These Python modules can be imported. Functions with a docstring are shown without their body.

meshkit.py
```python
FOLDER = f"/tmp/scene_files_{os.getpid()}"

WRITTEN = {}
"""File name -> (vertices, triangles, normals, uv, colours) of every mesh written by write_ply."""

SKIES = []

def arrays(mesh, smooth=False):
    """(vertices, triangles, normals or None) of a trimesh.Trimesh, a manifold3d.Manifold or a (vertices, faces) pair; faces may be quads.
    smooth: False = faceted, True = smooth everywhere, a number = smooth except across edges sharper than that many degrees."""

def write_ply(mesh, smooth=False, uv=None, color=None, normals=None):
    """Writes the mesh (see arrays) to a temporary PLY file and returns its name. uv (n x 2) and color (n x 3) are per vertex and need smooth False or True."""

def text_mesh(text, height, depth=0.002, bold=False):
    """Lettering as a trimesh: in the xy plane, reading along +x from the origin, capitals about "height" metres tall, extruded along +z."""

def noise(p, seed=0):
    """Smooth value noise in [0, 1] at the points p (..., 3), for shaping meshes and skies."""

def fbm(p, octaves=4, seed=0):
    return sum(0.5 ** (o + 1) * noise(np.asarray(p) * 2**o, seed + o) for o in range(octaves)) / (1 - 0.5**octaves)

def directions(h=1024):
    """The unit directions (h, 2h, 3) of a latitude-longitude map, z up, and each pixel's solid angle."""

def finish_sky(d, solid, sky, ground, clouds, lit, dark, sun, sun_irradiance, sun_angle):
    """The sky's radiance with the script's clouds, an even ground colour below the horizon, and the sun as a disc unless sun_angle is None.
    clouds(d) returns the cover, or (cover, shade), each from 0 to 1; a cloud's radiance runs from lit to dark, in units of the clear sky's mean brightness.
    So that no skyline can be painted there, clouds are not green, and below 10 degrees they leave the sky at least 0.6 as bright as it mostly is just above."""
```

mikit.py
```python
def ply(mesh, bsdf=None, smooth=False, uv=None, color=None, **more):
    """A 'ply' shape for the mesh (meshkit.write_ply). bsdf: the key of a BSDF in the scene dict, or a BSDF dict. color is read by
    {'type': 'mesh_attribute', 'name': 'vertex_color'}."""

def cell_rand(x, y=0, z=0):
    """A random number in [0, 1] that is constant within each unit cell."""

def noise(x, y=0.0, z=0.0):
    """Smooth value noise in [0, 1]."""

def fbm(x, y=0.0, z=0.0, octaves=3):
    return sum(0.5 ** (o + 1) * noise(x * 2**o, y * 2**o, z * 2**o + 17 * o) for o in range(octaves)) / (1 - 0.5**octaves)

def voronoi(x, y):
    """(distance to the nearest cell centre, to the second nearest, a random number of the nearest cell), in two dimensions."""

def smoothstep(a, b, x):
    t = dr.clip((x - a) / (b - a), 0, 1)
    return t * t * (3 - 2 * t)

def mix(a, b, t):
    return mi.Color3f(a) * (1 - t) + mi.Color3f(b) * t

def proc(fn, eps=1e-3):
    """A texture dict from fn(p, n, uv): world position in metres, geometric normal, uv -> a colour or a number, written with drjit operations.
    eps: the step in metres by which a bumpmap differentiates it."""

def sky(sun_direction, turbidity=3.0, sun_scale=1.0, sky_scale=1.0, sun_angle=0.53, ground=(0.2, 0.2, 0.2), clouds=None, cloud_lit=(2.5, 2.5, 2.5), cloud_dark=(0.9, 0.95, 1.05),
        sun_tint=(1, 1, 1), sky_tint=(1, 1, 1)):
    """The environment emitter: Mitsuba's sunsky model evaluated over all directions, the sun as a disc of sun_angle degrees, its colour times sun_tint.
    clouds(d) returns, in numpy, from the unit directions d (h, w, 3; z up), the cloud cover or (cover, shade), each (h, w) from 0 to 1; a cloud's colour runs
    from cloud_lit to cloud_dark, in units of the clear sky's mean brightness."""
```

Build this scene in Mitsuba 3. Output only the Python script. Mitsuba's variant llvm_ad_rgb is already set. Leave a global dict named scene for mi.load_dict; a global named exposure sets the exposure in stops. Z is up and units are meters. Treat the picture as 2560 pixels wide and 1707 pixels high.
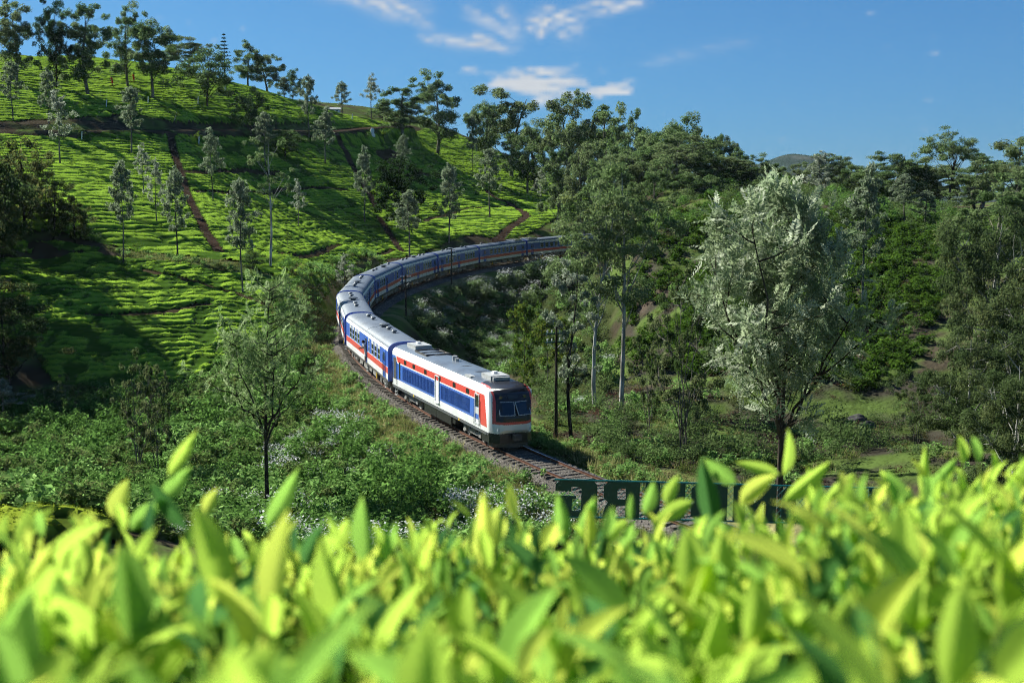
import math, numpy as np, trimesh, mitsuba as mi, mikit, meshkit
import manifold3d as m3
import drjit as dr
from scipy.interpolate import RBFInterpolator, RectBivariateSpline
from scipy.spatial import cKDTree
import shapely

T = mi.ScalarTransform4f
scene, labels = {}, {}

# ------------------------------------------------------------------ camera, sky and sun, exposure
CAM_Z, PITCH, HFOV = 15.01, 6.53, 44.42
_c, _s = math.cos(math.radians(PITCH)), math.sin(math.radians(PITCH))
scene['camera'] = {'type': 'thinlens', 'fov': HFOV, 'fov_axis': 'x', 'near_clip': 0.05, 'far_clip': 30000.0,
                   'aperture_radius': 0.0056, 'medium': {'type': 'ref', 'id': 'air'}, 'focus_distance': 78.0,
                   'to_world': T().look_at(origin=[0, 0, CAM_Z], target=[0, _c, CAM_Z - _s], up=[0, 0, 1])}
scene['air'] = {'type': 'homogeneous', 'albedo': {'type': 'rgb', 'value': [0.74, 0.87, 1.0]}, 'sigma_t': 0.00003}
SUN = (-0.64, 0.475, 0.60)


def smooth01(a, b, x):
    t = np.clip((x - a) / (b - a), 0, 1)
    return t * t * (3 - 2 * t)


STREAKS = [  # high cirrus: strands (azimuth, elevation in degrees), width, strength
    ([(-9.5, 9.4), (-7.5, 8.8), (-6.2, 8.5), (-5.0, 8.2), (-3.2, 7.5)], .22, .8), ([(-6.6, 8.9), (-4.6, 8.5), (-3.4, 8.0)], .35, .45), ([(-2.1, 8.5), (-1.3, 7.9), (-.3, 7.4), (.7, 6.95)], .22, .5), ([(2.0, 8.6), (1.3, 8.0), (.8, 7.1)], .24, .5),
    ([(-.6, 8.5), (.0, 7.8), (.5, 7.2)], .3, .35), ([(1.2, 6.85), (1.25, 7.3), (1.7, 7.8), (2.5, 8.3), (3.6, 8.55), (4.6, 8.6)], .13, .95), ([(1.5, 7.2), (2.3, 7.8), (3.6, 8.2), (5.0, 8.45), (6.2, 8.5)], .15, .55), ([(-4.4, 7.15), (-3.0, 7.05), (-1.4, 6.85), (.4, 6.6)], .17, .5),
    ([(-1.9, 7.2), (-1.2, 7.05), (-.5, 6.9)], .16, .55), ([(2.0, 6.9), (2.6, 7.3), (3.6, 7.6)], .3, .35), ([(11, 6.8), (8, 6.4), (5.4, 5.9)], .2, .10)]


def clouds(d):
    az = np.degrees(np.arctan2(d[..., 0], d[..., 1]))
    el = np.degrees(np.arcsin(np.clip(d[..., 2], -1, 1)))
    q = lambda sa, se, k, o, seed: meshkit.fbm(np.stack([az / sa, el / se, az * 0 + k], -1), o, seed)
    a2, e2 = az + 0.9 * (q(1.6, 1.2, 3.1, 3, 1) - .5), el + 0.7 * (q(1.9, 1.1, 9.7, 3, 2) - .5)
    near = (np.abs(az) < 25) & (el < 14)
    cover = np.zeros_like(az)
    pa, pe = a2[near], e2[near]
    c = np.zeros_like(pa)
    fine = meshkit.fbm(np.stack([(pa * .35 + pe) / .22, (pe * .35 - pa) / 1.5, pa * 0], -1), 4, 5)
    for pts, w, k in STREAKS:
        pts = np.array(pts)
        best, along = np.full(pa.shape, 99.0), np.zeros_like(pa)
        for n, (p0, p1) in enumerate(zip(pts[:-1], pts[1:])):
            t = np.clip(((pa - p0[0]) * (p1 - p0)[0] + (pe - p0[1]) * (p1 - p0)[1]) / ((p1 - p0) ** 2).sum(), 0, 1)
            dd = np.hypot(pa - p0[0] - t * (p1 - p0)[0], pe - p0[1] - t * (p1 - p0)[1])
            along = np.where(dd < best, (n + t) / (len(pts) - 1), along)
            best = np.minimum(best, dd)
        c = np.maximum(c, k * np.exp(-(best / w) ** 1.3) * smooth01(0, .25, along + .06) * smooth01(0, .3, 1.06 - along) * (0.35 + 1.1 * smooth01(.3, .72, fine)))
    cover[near] = np.clip(c * 1.25, 0, .92)
    # the same thin cirrus drifts over the rest of the sky
    rest = smooth01(.56, .8, q(3.0, 1.0, 5.0, 4, 8)) * smooth01(.5, .7, q(22, 9, 2, 2, 9)) * .45
    cover = np.where(near, cover, rest * smooth01(3, 9, el))
    # one torn sheet of fair weather cloud low over the hill
    torn = meshkit.fbm(np.stack([a2 / 1.3, e2 / 0.26, az * 0 + 4.0], -1), 6, 33)

    def bank(a0, e0, sa, se):
        return np.exp(-((a2 - a0) / sa) ** 2 - ((e2 - e0) / se) ** 2)
    sheet = bank(1.3, 5.25, 2.3, .62) + .8 * bank(4.7, 4.85, 1.4, .36) + .7 * bank(1.9, 4.3, .9, .5) + .55 * bank(-1.8, 5.75, .7, .25) + .5 * bank(.2, 4.9, 1.7, .25)
    cover = np.maximum(cover, .93 * smooth01(.33, .78, sheet * .86 + (torn - .5) * 1.3))
    return cover * smooth01(0.5, 1.5, el), np.clip(.2 - .9 * (torn - .5), 0, 1)


SKY_KW = dict(turbidity=2.6, sun_scale=1.0, sky_scale=0.31, sky_tint=(0.38, 0.77, 1.16), sun_tint=(0.80, 1.0, 1.28), ground=(0.05, 0.07, 0.03),
              cloud_lit=(3.6, 3.7, 3.8), cloud_dark=(2.2, 2.4, 2.7))
scene['sky'] = mikit.sky(SUN, clouds=clouds, **SKY_KW)
exposure = 3.25

# ------------------------------------------------------------------ survey of the place, in metres: x to the right, y away, z up
CONTROL = [[-17.92,130.0,4.42],[-18.97,131.0,4.34],[-19.85,187.0,5.63],[-22.02,160.0,4.76],[-24.15,146.0,5.66],[-13.79,226.0,5.63],[-6.21,236.0,7.26],[2.11,255.0,8.39],[10.83,275.0,10.71],[-61.75,232.0,26.59],[-78.23,212.0,25.81],[-54.01,145.0,10.5],[-47.47,148.0,9.64],[-40.34,150.0,8.79],[-29.69,154.0,7.82],[-51.19,220.0,19.11],[-36.19,220.0,11.57],[-29.4,204.0,7.6],[-25.5,226.0,8.36],[-19.84,254.0,11.04],[-11.41,262.0,10.92],[-44.47,232.0,16.16],[-49.96,262.0,28.35],[-33.86,248.0,16.24],[-32.32,308.0,31.22],[-38.85,286.0,29.09],[-21.73,292.0,18.45],[-20.86,345.0,27.31],[-8.58,328.0,21.12],[2.63,318.0,16.59],[-9.97,382.0,31.23],[2.28,275.0,11.66],[13.47,315.0,14.95],[-64.07,241.0,29.32],[-66.89,252.0,33.38],[-74.24,222.0,27.82],[-83.33,250.0,36.6],[-96.42,290.0,46.37],[-83.87,208.0,25.95],[-112.15,280.0,45.75],[-75.17,284.0,42.87],[-58.65,298.0,39.74],[-43.66,322.0,35.76],[-31.69,335.0,33.77],[-43.15,142.0,7.89],[-53.01,142.0,7.89],[-32.42,138.0,6.17],[-38.14,125.0,4.39],[-45.72,122.0,4.65],[-28.78,122.0,2.51],[-35.23,115.0,1.21],[-41.47,110.0,-0.13],[-26.86,110.0,-1.3],[-33.21,108.0,-1.77],[-20.78,113.0,1.45],[-17.85,112.0,2.35],[-38.99,103.0,-2.83],[-30.83,100.0,-2.66],[-23.09,97.0,-2.83],[-33.44,88.0,-3.38],[-26.62,86.0,-3.27],[-20.53,86.0,-2.96],[-24.92,72.0,-2.63],[-17.26,72.0,-2.63],[-13.24,71.0,-2.39],[-9.47,71.0,-2.39],[-15.1,90.0,-2.18],[-9.65,84.0,-1.04],[-4.66,75.0,-0.66],[-7.23,74.0,-1.79],[-1.88,70.0,-0.37],[0.56,66.0,-0.45],[-3.88,62.0,-1.31],[-6.85,59.0,-1.59],[1.47,56.0,-0.75],[2.84,79.0,-0.36],[4.43,72.0,-0.29],[6.68,69.0,-0.15],[8.86,92.0,-0.43],[11.38,76.0,-0.87],[16.59,82.0,-0.65],[18.92,74.0,-0.45],[27.67,90.0,-0.58],[28.87,80.0,-0.27],[33.61,85.0,0.29],[26.91,66.0,0.98],[9.98,104.0,0.69],[15.45,104.0,0.69],[12.68,112.0,2.35],[18.31,124.0,4.48],[14.37,136.0,5.83],[14.24,150.0,8.53],[22.53,137.0,8.14],[24.75,124.0,6.21],[28.59,158.0,13.08],[36.33,156.0,12.57],[35.61,142.0,9.85],[29.74,127.0,6.88],[27.79,110.0,3.74],[21.42,98.0,1.52],[43.0,142.0,9.36],[35.53,124.0,6.21],[33.56,110.0,3.35],[31.72,98.0,1.52],[53.89,160.0,11.41],[68.63,185.0,12.75],[55.87,175.0,12.27],[60.99,150.0,9.56],[43.84,107.0,4.05],[37.92,92.0,0.71],[33.46,185.0,13.71],[17.42,290.0,12.47],[20.05,212.0,13.88],[31.83,285.0,16.42],[16.7,176.0,8.62],[1.14,136.0,-5.64],[4.87,112.0,-2.39],[6.58,108.0,0.14],[8.61,200.0,2.2],[8.58,150.0,-0.36],[-15.46,39.0,4.82],[0.0,45.0,1.0],[-12.0,47.0,1.6],[10.0,45.0,0.5],[-16.0,30.0,5.0],[0.0,30.0,4.0],[15.0,30.0,2.0],[0.0,15.0,8.8],[-10.0,15.0,8.8],[10.0,15.0,9.0],[0.0,5.0,12.3],[-4.0,5.0,12.3],[4.0,5.0,12.5],[0.0,0.0,13.5],[-3.0,0.0,13.5],[3.0,0.0,13.6],[0.0,-8.0,14.5],[-8.0,-8.0,14.5],[8.0,-8.0,14.5],[-20.0,435.0,34.0],[-70.0,340.0,43.0],[-90.0,330.0,46.0],[80.0,330.0,20.0],[60.0,260.0,13.0],[60.0,200.0,13.5],[90.0,185.0,13.0],[60.0,300.0,12.5],[90.0,280.0,11.0],[120.0,320.0,10.0],[60.0,340.0,12.0],[100.0,380.0,9.0],[60.0,400.0,10.0],[130.0,260.0,11.0],[45.0,230.0,14.0],[75.0,240.0,12.5],[120.0,260.0,12.0],[90.0,220.0,13.0],[40.0,320.0,15.0],[-120.0,150.0,16.0],[-120.0,100.0,4.0],[-60.0,60.0,1.0],[-40.0,30.0,6.0],[-120.0,250.0,44.0],[60.0,60.0,2.0],[60.0,35.0,5.0],[120.0,100.0,6.0],[120.0,150.0,12.0],[110.0,200.0,13.0],[-160.0,330.0,50.0],[160.0,330.0,18.0],[0.0,440.0,16.0],[-150.0,430.0,25.0],[150.0,430.0,10.0],[190.0,100.0,8.0],[-190.0,100.0,6.0],[-190.0,200.0,30.0],[190.0,250.0,14.0],[100.0,20.0,9.0],[-100.0,20.0,9.0],[190.0,10.0,9.0],[-190.0,10.0,9.0],[-11.57,126.51,0.24],[-12.95,138.07,0.49],[-13.46,149.72,0.74],[-13.12,161.39,0.98],[-12.0,173.03,1.23],[-10.14,184.59,1.48],[-7.56,196.03,1.73],[-4.31,207.27,1.98],[-0.3,218.21,2.23],[4.57,228.74,2.47],[-7.99,137.53,-4.23],[-8.55,148.81,-3.99],[-8.29,160.14,-3.74],[-7.26,171.46,-3.49],[-5.5,182.73,-3.24],[-3.05,193.89,-2.99],[0.06,204.86,-2.74],[3.88,215.48,-2.49],[-2.06,150.7,-6.54],[-1.69,161.58,-6.3],[-0.58,172.48,-6.05],[1.23,183.33,-5.8],[3.71,194.09,-5.55],[7.98,154.09,-6.76],[8.91,167.73,-6.43],[11.04,181.38,-6.1],[-2.36,95.81,-0.94],[-5.83,106.91,-0.7],[-8.6,118.18,-0.25],[1.55,103.12,-3.02],[-1.48,113.96,-3.57],[-3.8,124.91,-4.42],[6.29,115.88,-5.17],[3.03,133.25,-6.36]]
ROAD = [[-87.29,206.0,25.92],[-72.62,217.0,26.43],[-62.79,236.0,27.51],[-50.33,264.0,28.99],[-40.51,284.0,29.76],[-33.15,306.0,31.84],[-27.15,322.0,33.04]]

# ------------------------------------------------------------------ the railway line and the lie of the land
GRADE = 0.0207
_S0, _S1 = -60.0, 260.0
_ss = np.arange(_S0, _S1 + 0.25, 0.25)
_k = np.interp(_ss, np.linspace(-30, 190, 8), np.array([-.717, -.612, -.498, -.647, -.547, -.486, -.737, -.996]) / 100)
_k[_ss > 205] = -0.004
_a = np.concatenate([[0], np.cumsum((_k[1:] + _k[:-1]) / 2 * 0.25)])
_i0 = int(round(-_S0 / 0.25))
_a = _a - _a[_i0] + math.radians(116.445)
_x = np.concatenate([[0], np.cumsum(np.cos((_a[1:] + _a[:-1]) / 2) * 0.25)])
_y = np.concatenate([[0], np.cumsum(np.sin((_a[1:] + _a[:-1]) / 2) * 0.25)])
_x, _y = _x - _x[_i0] + 0.468, _y - _y[_i0] + 73.56


def rail_at(s, off=0.0):
    """Point of the line s metres behind the head of the train (z = rail top), off metres to its outer side, and its heading."""
    a = np.interp(s, _ss, _a)
    return np.interp(s, _ss, _x) + off * np.cos(a + math.pi / 2), np.interp(s, _ss, _y) + off * np.sin(a + math.pi / 2), GRADE * np.asarray(s, float), a


_rail_tree = cKDTree(np.stack([_x, _y], 1))


def rail_dist(x, y):
    d, i = _rail_tree.query(np.stack([np.asarray(x, float), np.asarray(y, float)], -1))
    return d, _ss[i]


def _terrain():
    c = np.array(CONTROL)
    s = np.arange(-50, 215, 12.0)
    rx, ry, rz, _ = rail_at(s)
    c = np.vstack([c, np.stack([rx, ry, rz - 0.5], 1)])
    f = RBFInterpolator(c[:, :2], c[:, 2], kernel='thin_plate_spline', smoothing=0.6, neighbors=60)
    gx, gy = np.arange(-200, 201, 2.5), np.arange(-20, 441, 2.5)
    X, Y = np.meshgrid(gx, gy, indexing='ij')
    Z = f(np.stack([X.ravel(), Y.ravel()], 1)).reshape(X.shape)
    return RectBivariateSpline(gx, gy, Z, kx=2, ky=2)


_land = _terrain()
_road_xy = np.array(ROAD)
_road_pts = np.array([_road_xy[0]])
for _p, _q in zip(_road_xy[:-1], _road_xy[1:]):
    _road_pts = np.vstack([_road_pts, _p + (_q - _p) * np.linspace(0, 1, 80)[1:, None]])
_road_tree = cKDTree(_road_pts[:, :2])


def _sm(a, b, x):
    t = np.clip((x - a) / (b - a), 0, 1)
    return t * t * (3 - 2 * t)


def ground_z(x, y):
    x, y = np.broadcast_arrays(np.asarray(x, float), np.asarray(y, float))
    sh = x.shape
    x, y = x.ravel(), y.ravel()
    z = _land.ev(np.clip(x, -199, 199), np.clip(y, -19, 439))
    p = np.stack([x, y, x * 0], -1)
    z = z + (meshkit.fbm(p / 9.0, 3, 2) - 0.5) * 0.9 + (meshkit.fbm(p / 2.2, 2, 8) - 0.5) * 0.28
    d, i = _road_tree.query(np.stack([x, y], -1))
    z = z + (_road_pts[i, 2] - z) * (1 - _sm(1.7, 4.6, d))
    d, s = rail_dist(x, y)
    z = z + (GRADE * s - 0.62 - z) * (1 - _sm(2.9, 6.2, d)) * (s > -58)
    return z.reshape(sh)

TEA_SLOPE = [[[-84.5,202.5],[-71.6,213.8],[-61.4,230.8],[-49.3,258.8],[-39.7,278.5],[-31.7,302.2],[-27.2,367.0],[-20.6,361.8],[-9.3,357.5],[3.0,358.2],[13.8,323.0],[23.3,288.8],[22.0,284.5],[12.0,279.8],[3.4,253.5],[-3.0,242.8],[-13.9,227.2],[-20.2,210.8],[-23.1,167.8],[-22.5,153.8],[-23.8,141.0],[-30.7,143.8],[-34.1,145.5],[-44.7,147.2],[-48.7,148.0],[-60.6,144.0]],[[-27.2,367.0],[-20.6,361.8],[-9.3,357.5],[3.0,358.2],[13.8,323.0],[23.3,288.8],[27.3,310.8],[17.8,345.0],[7.0,380.2],[-5.3,379.5],[-16.6,383.8],[-23.2,389.0]]]
TEA_HILL = [[[-87.8,210.8],[-110.6,267.0],[-95.5,287.2],[-74.8,282.8],[-58.2,295.5],[-41.5,306.2],[-32.9,324.5],[-32.7,302.0],[-41.4,290.5],[-50.0,272.0],[-64.2,241.2]],[[-110.6,267.0],[-95.5,287.2],[-74.8,282.8],[-58.2,295.5],[-41.5,306.2],[-33.0,325.8],[-29.0,347.8],[-37.5,328.2],[-54.2,317.5],[-70.8,304.8],[-91.5,309.2],[-106.6,289.0]]]
TEA_BOWL = [[[-58.9,139.8],[-47.9,145.2],[-42.0,143.0],[-32.2,141.2],[-23.6,139.8],[-22.4,151.2],[-21.9,145.0],[-20.8,125.2],[-25.0,116.2],[-27.6,111.5],[-33.6,109.2],[-40.2,108.5],[-44.1,113.0],[-47.8,112.5]],[[-57.1,143.8],[-48.2,147.0],[-47.9,145.2],[-56.9,142.0]]]
TEA_NEAR = [[[-29.9,70.0],[-26.0,69.5],[-21.5,64.5],[-12.1,38.8],[-15.1,35.0]]]
TEA_BACK = [[[48.0,160.8],[62.3,185.2],[71.8,180.0],[65.4,163.8],[54.1,155.8],[47.5,155.5]]]
BUSHES = [[[18.1,198.2],[22.7,171.5],[29.6,163.5],[40.4,161.5],[52.7,165.0],[52.0,151.2],[45.5,127.8],[37.8,111.2],[31.9,97.5],[27.2,94.0],[22.3,94.5],[14.9,100.2],[9.4,101.5],[11.2,131.0],[13.2,138.5]]]
WEEDS = [[[-44.7,104.8],[-33.3,108.2],[-26.7,109.5],[-24.6,114.0],[-19.6,122.8],[-17.3,121.5],[-10.8,97.2],[-6.3,83.0],[-2.0,73.5],[1.3,68.0],[2.3,64.8],[2.0,55.5],[-16.7,38.8]]]
HOLLOW = [[[-14.1,167.5],[-10.1,185.8],[0.3,216.8],[11.2,241.2],[11.3,145.2],[10.9,133.2],[8.0,101.5],[3.5,86.5],[1.2,137.0],[-6.7,164.2],[-11.2,149.0]]]
SCRUB = [[[1.7,87.5],[5.3,104.5],[11.4,100.0],[20.8,95.2],[30.9,95.2],[37.6,92.0],[25.5,61.8],[16.8,65.5],[9.2,67.8],[4.1,76.2],[2.1,81.8]]]
VERGE = [[[3.0,75.5],[4.3,74.8],[7.9,69.0],[9.0,66.5],[7.0,64.8],[5.5,69.5]]]
LEFT_THICKET = [[[-63.5,151.2],[-58.5,151.8],[-49.1,150.0],[-48.5,148.0],[-60.0,142.5]]]
MOWN_GRASS = [[[8.9,95.8],[10.5,98.5],[12.8,95.0],[13.2,88.5],[10.1,83.0],[8.5,88.5]],[[32.0,85.5],[35.2,86.8],[30.7,74.2],[27.0,70.5]]]
STRIP = [[[-48.5,147.8],[-43.7,147.2],[-33.1,145.2],[-30.7,143.8],[-31.2,141.2],[-37.1,141.2],[-41.9,142.8],[-43.9,144.5]]]
EARTH_PATHS = [(1.0,[[-61.9,230.2],[-58.9,221.0],[-53.2,204.5],[-46.6,183.5],[-39.8,163.0],[-35.4,152.0]]),(1.1,[[-38.6,281.0],[-36.3,277.2],[-32.7,267.0],[-28.8,256.0],[-26.5,248.0]]),(1.4,[[1.4,288.5],[3.2,271.8],[-1.4,251.0],[-3.4,239.8]]),(1.2,[[-5.9,305.2],[-0.6,294.5],[1.9,286.5]]),(0.9,[[-25.4,240.0],[-23.0,232.5],[-19.2,220.2]])]
DRAINS = [(0.8,[[-55.3,208.2],[-52.4,215.5],[-49.8,235.0],[-44.7,242.5]]),(0.7,[[-50.7,195.8],[-46.8,206.8],[-43.5,235.5],[-32.5,250.8]]),(0.7,[[-31.3,157.0],[-27.1,179.5],[-20.9,219.0]]),(0.6,[[-28.6,280.8],[-22.1,297.2],[-16.2,302.0]]),(0.7,[[-20.9,245.8],[-15.7,258.5],[-7.3,278.2],[0.4,294.0]]),(0.7,[[-40.7,138.5],[-32.4,133.8],[-25.6,127.8],[-21.4,126.5]]),(0.7,[[-40.9,120.2],[-35.3,122.5],[-30.7,126.5]])]
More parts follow.
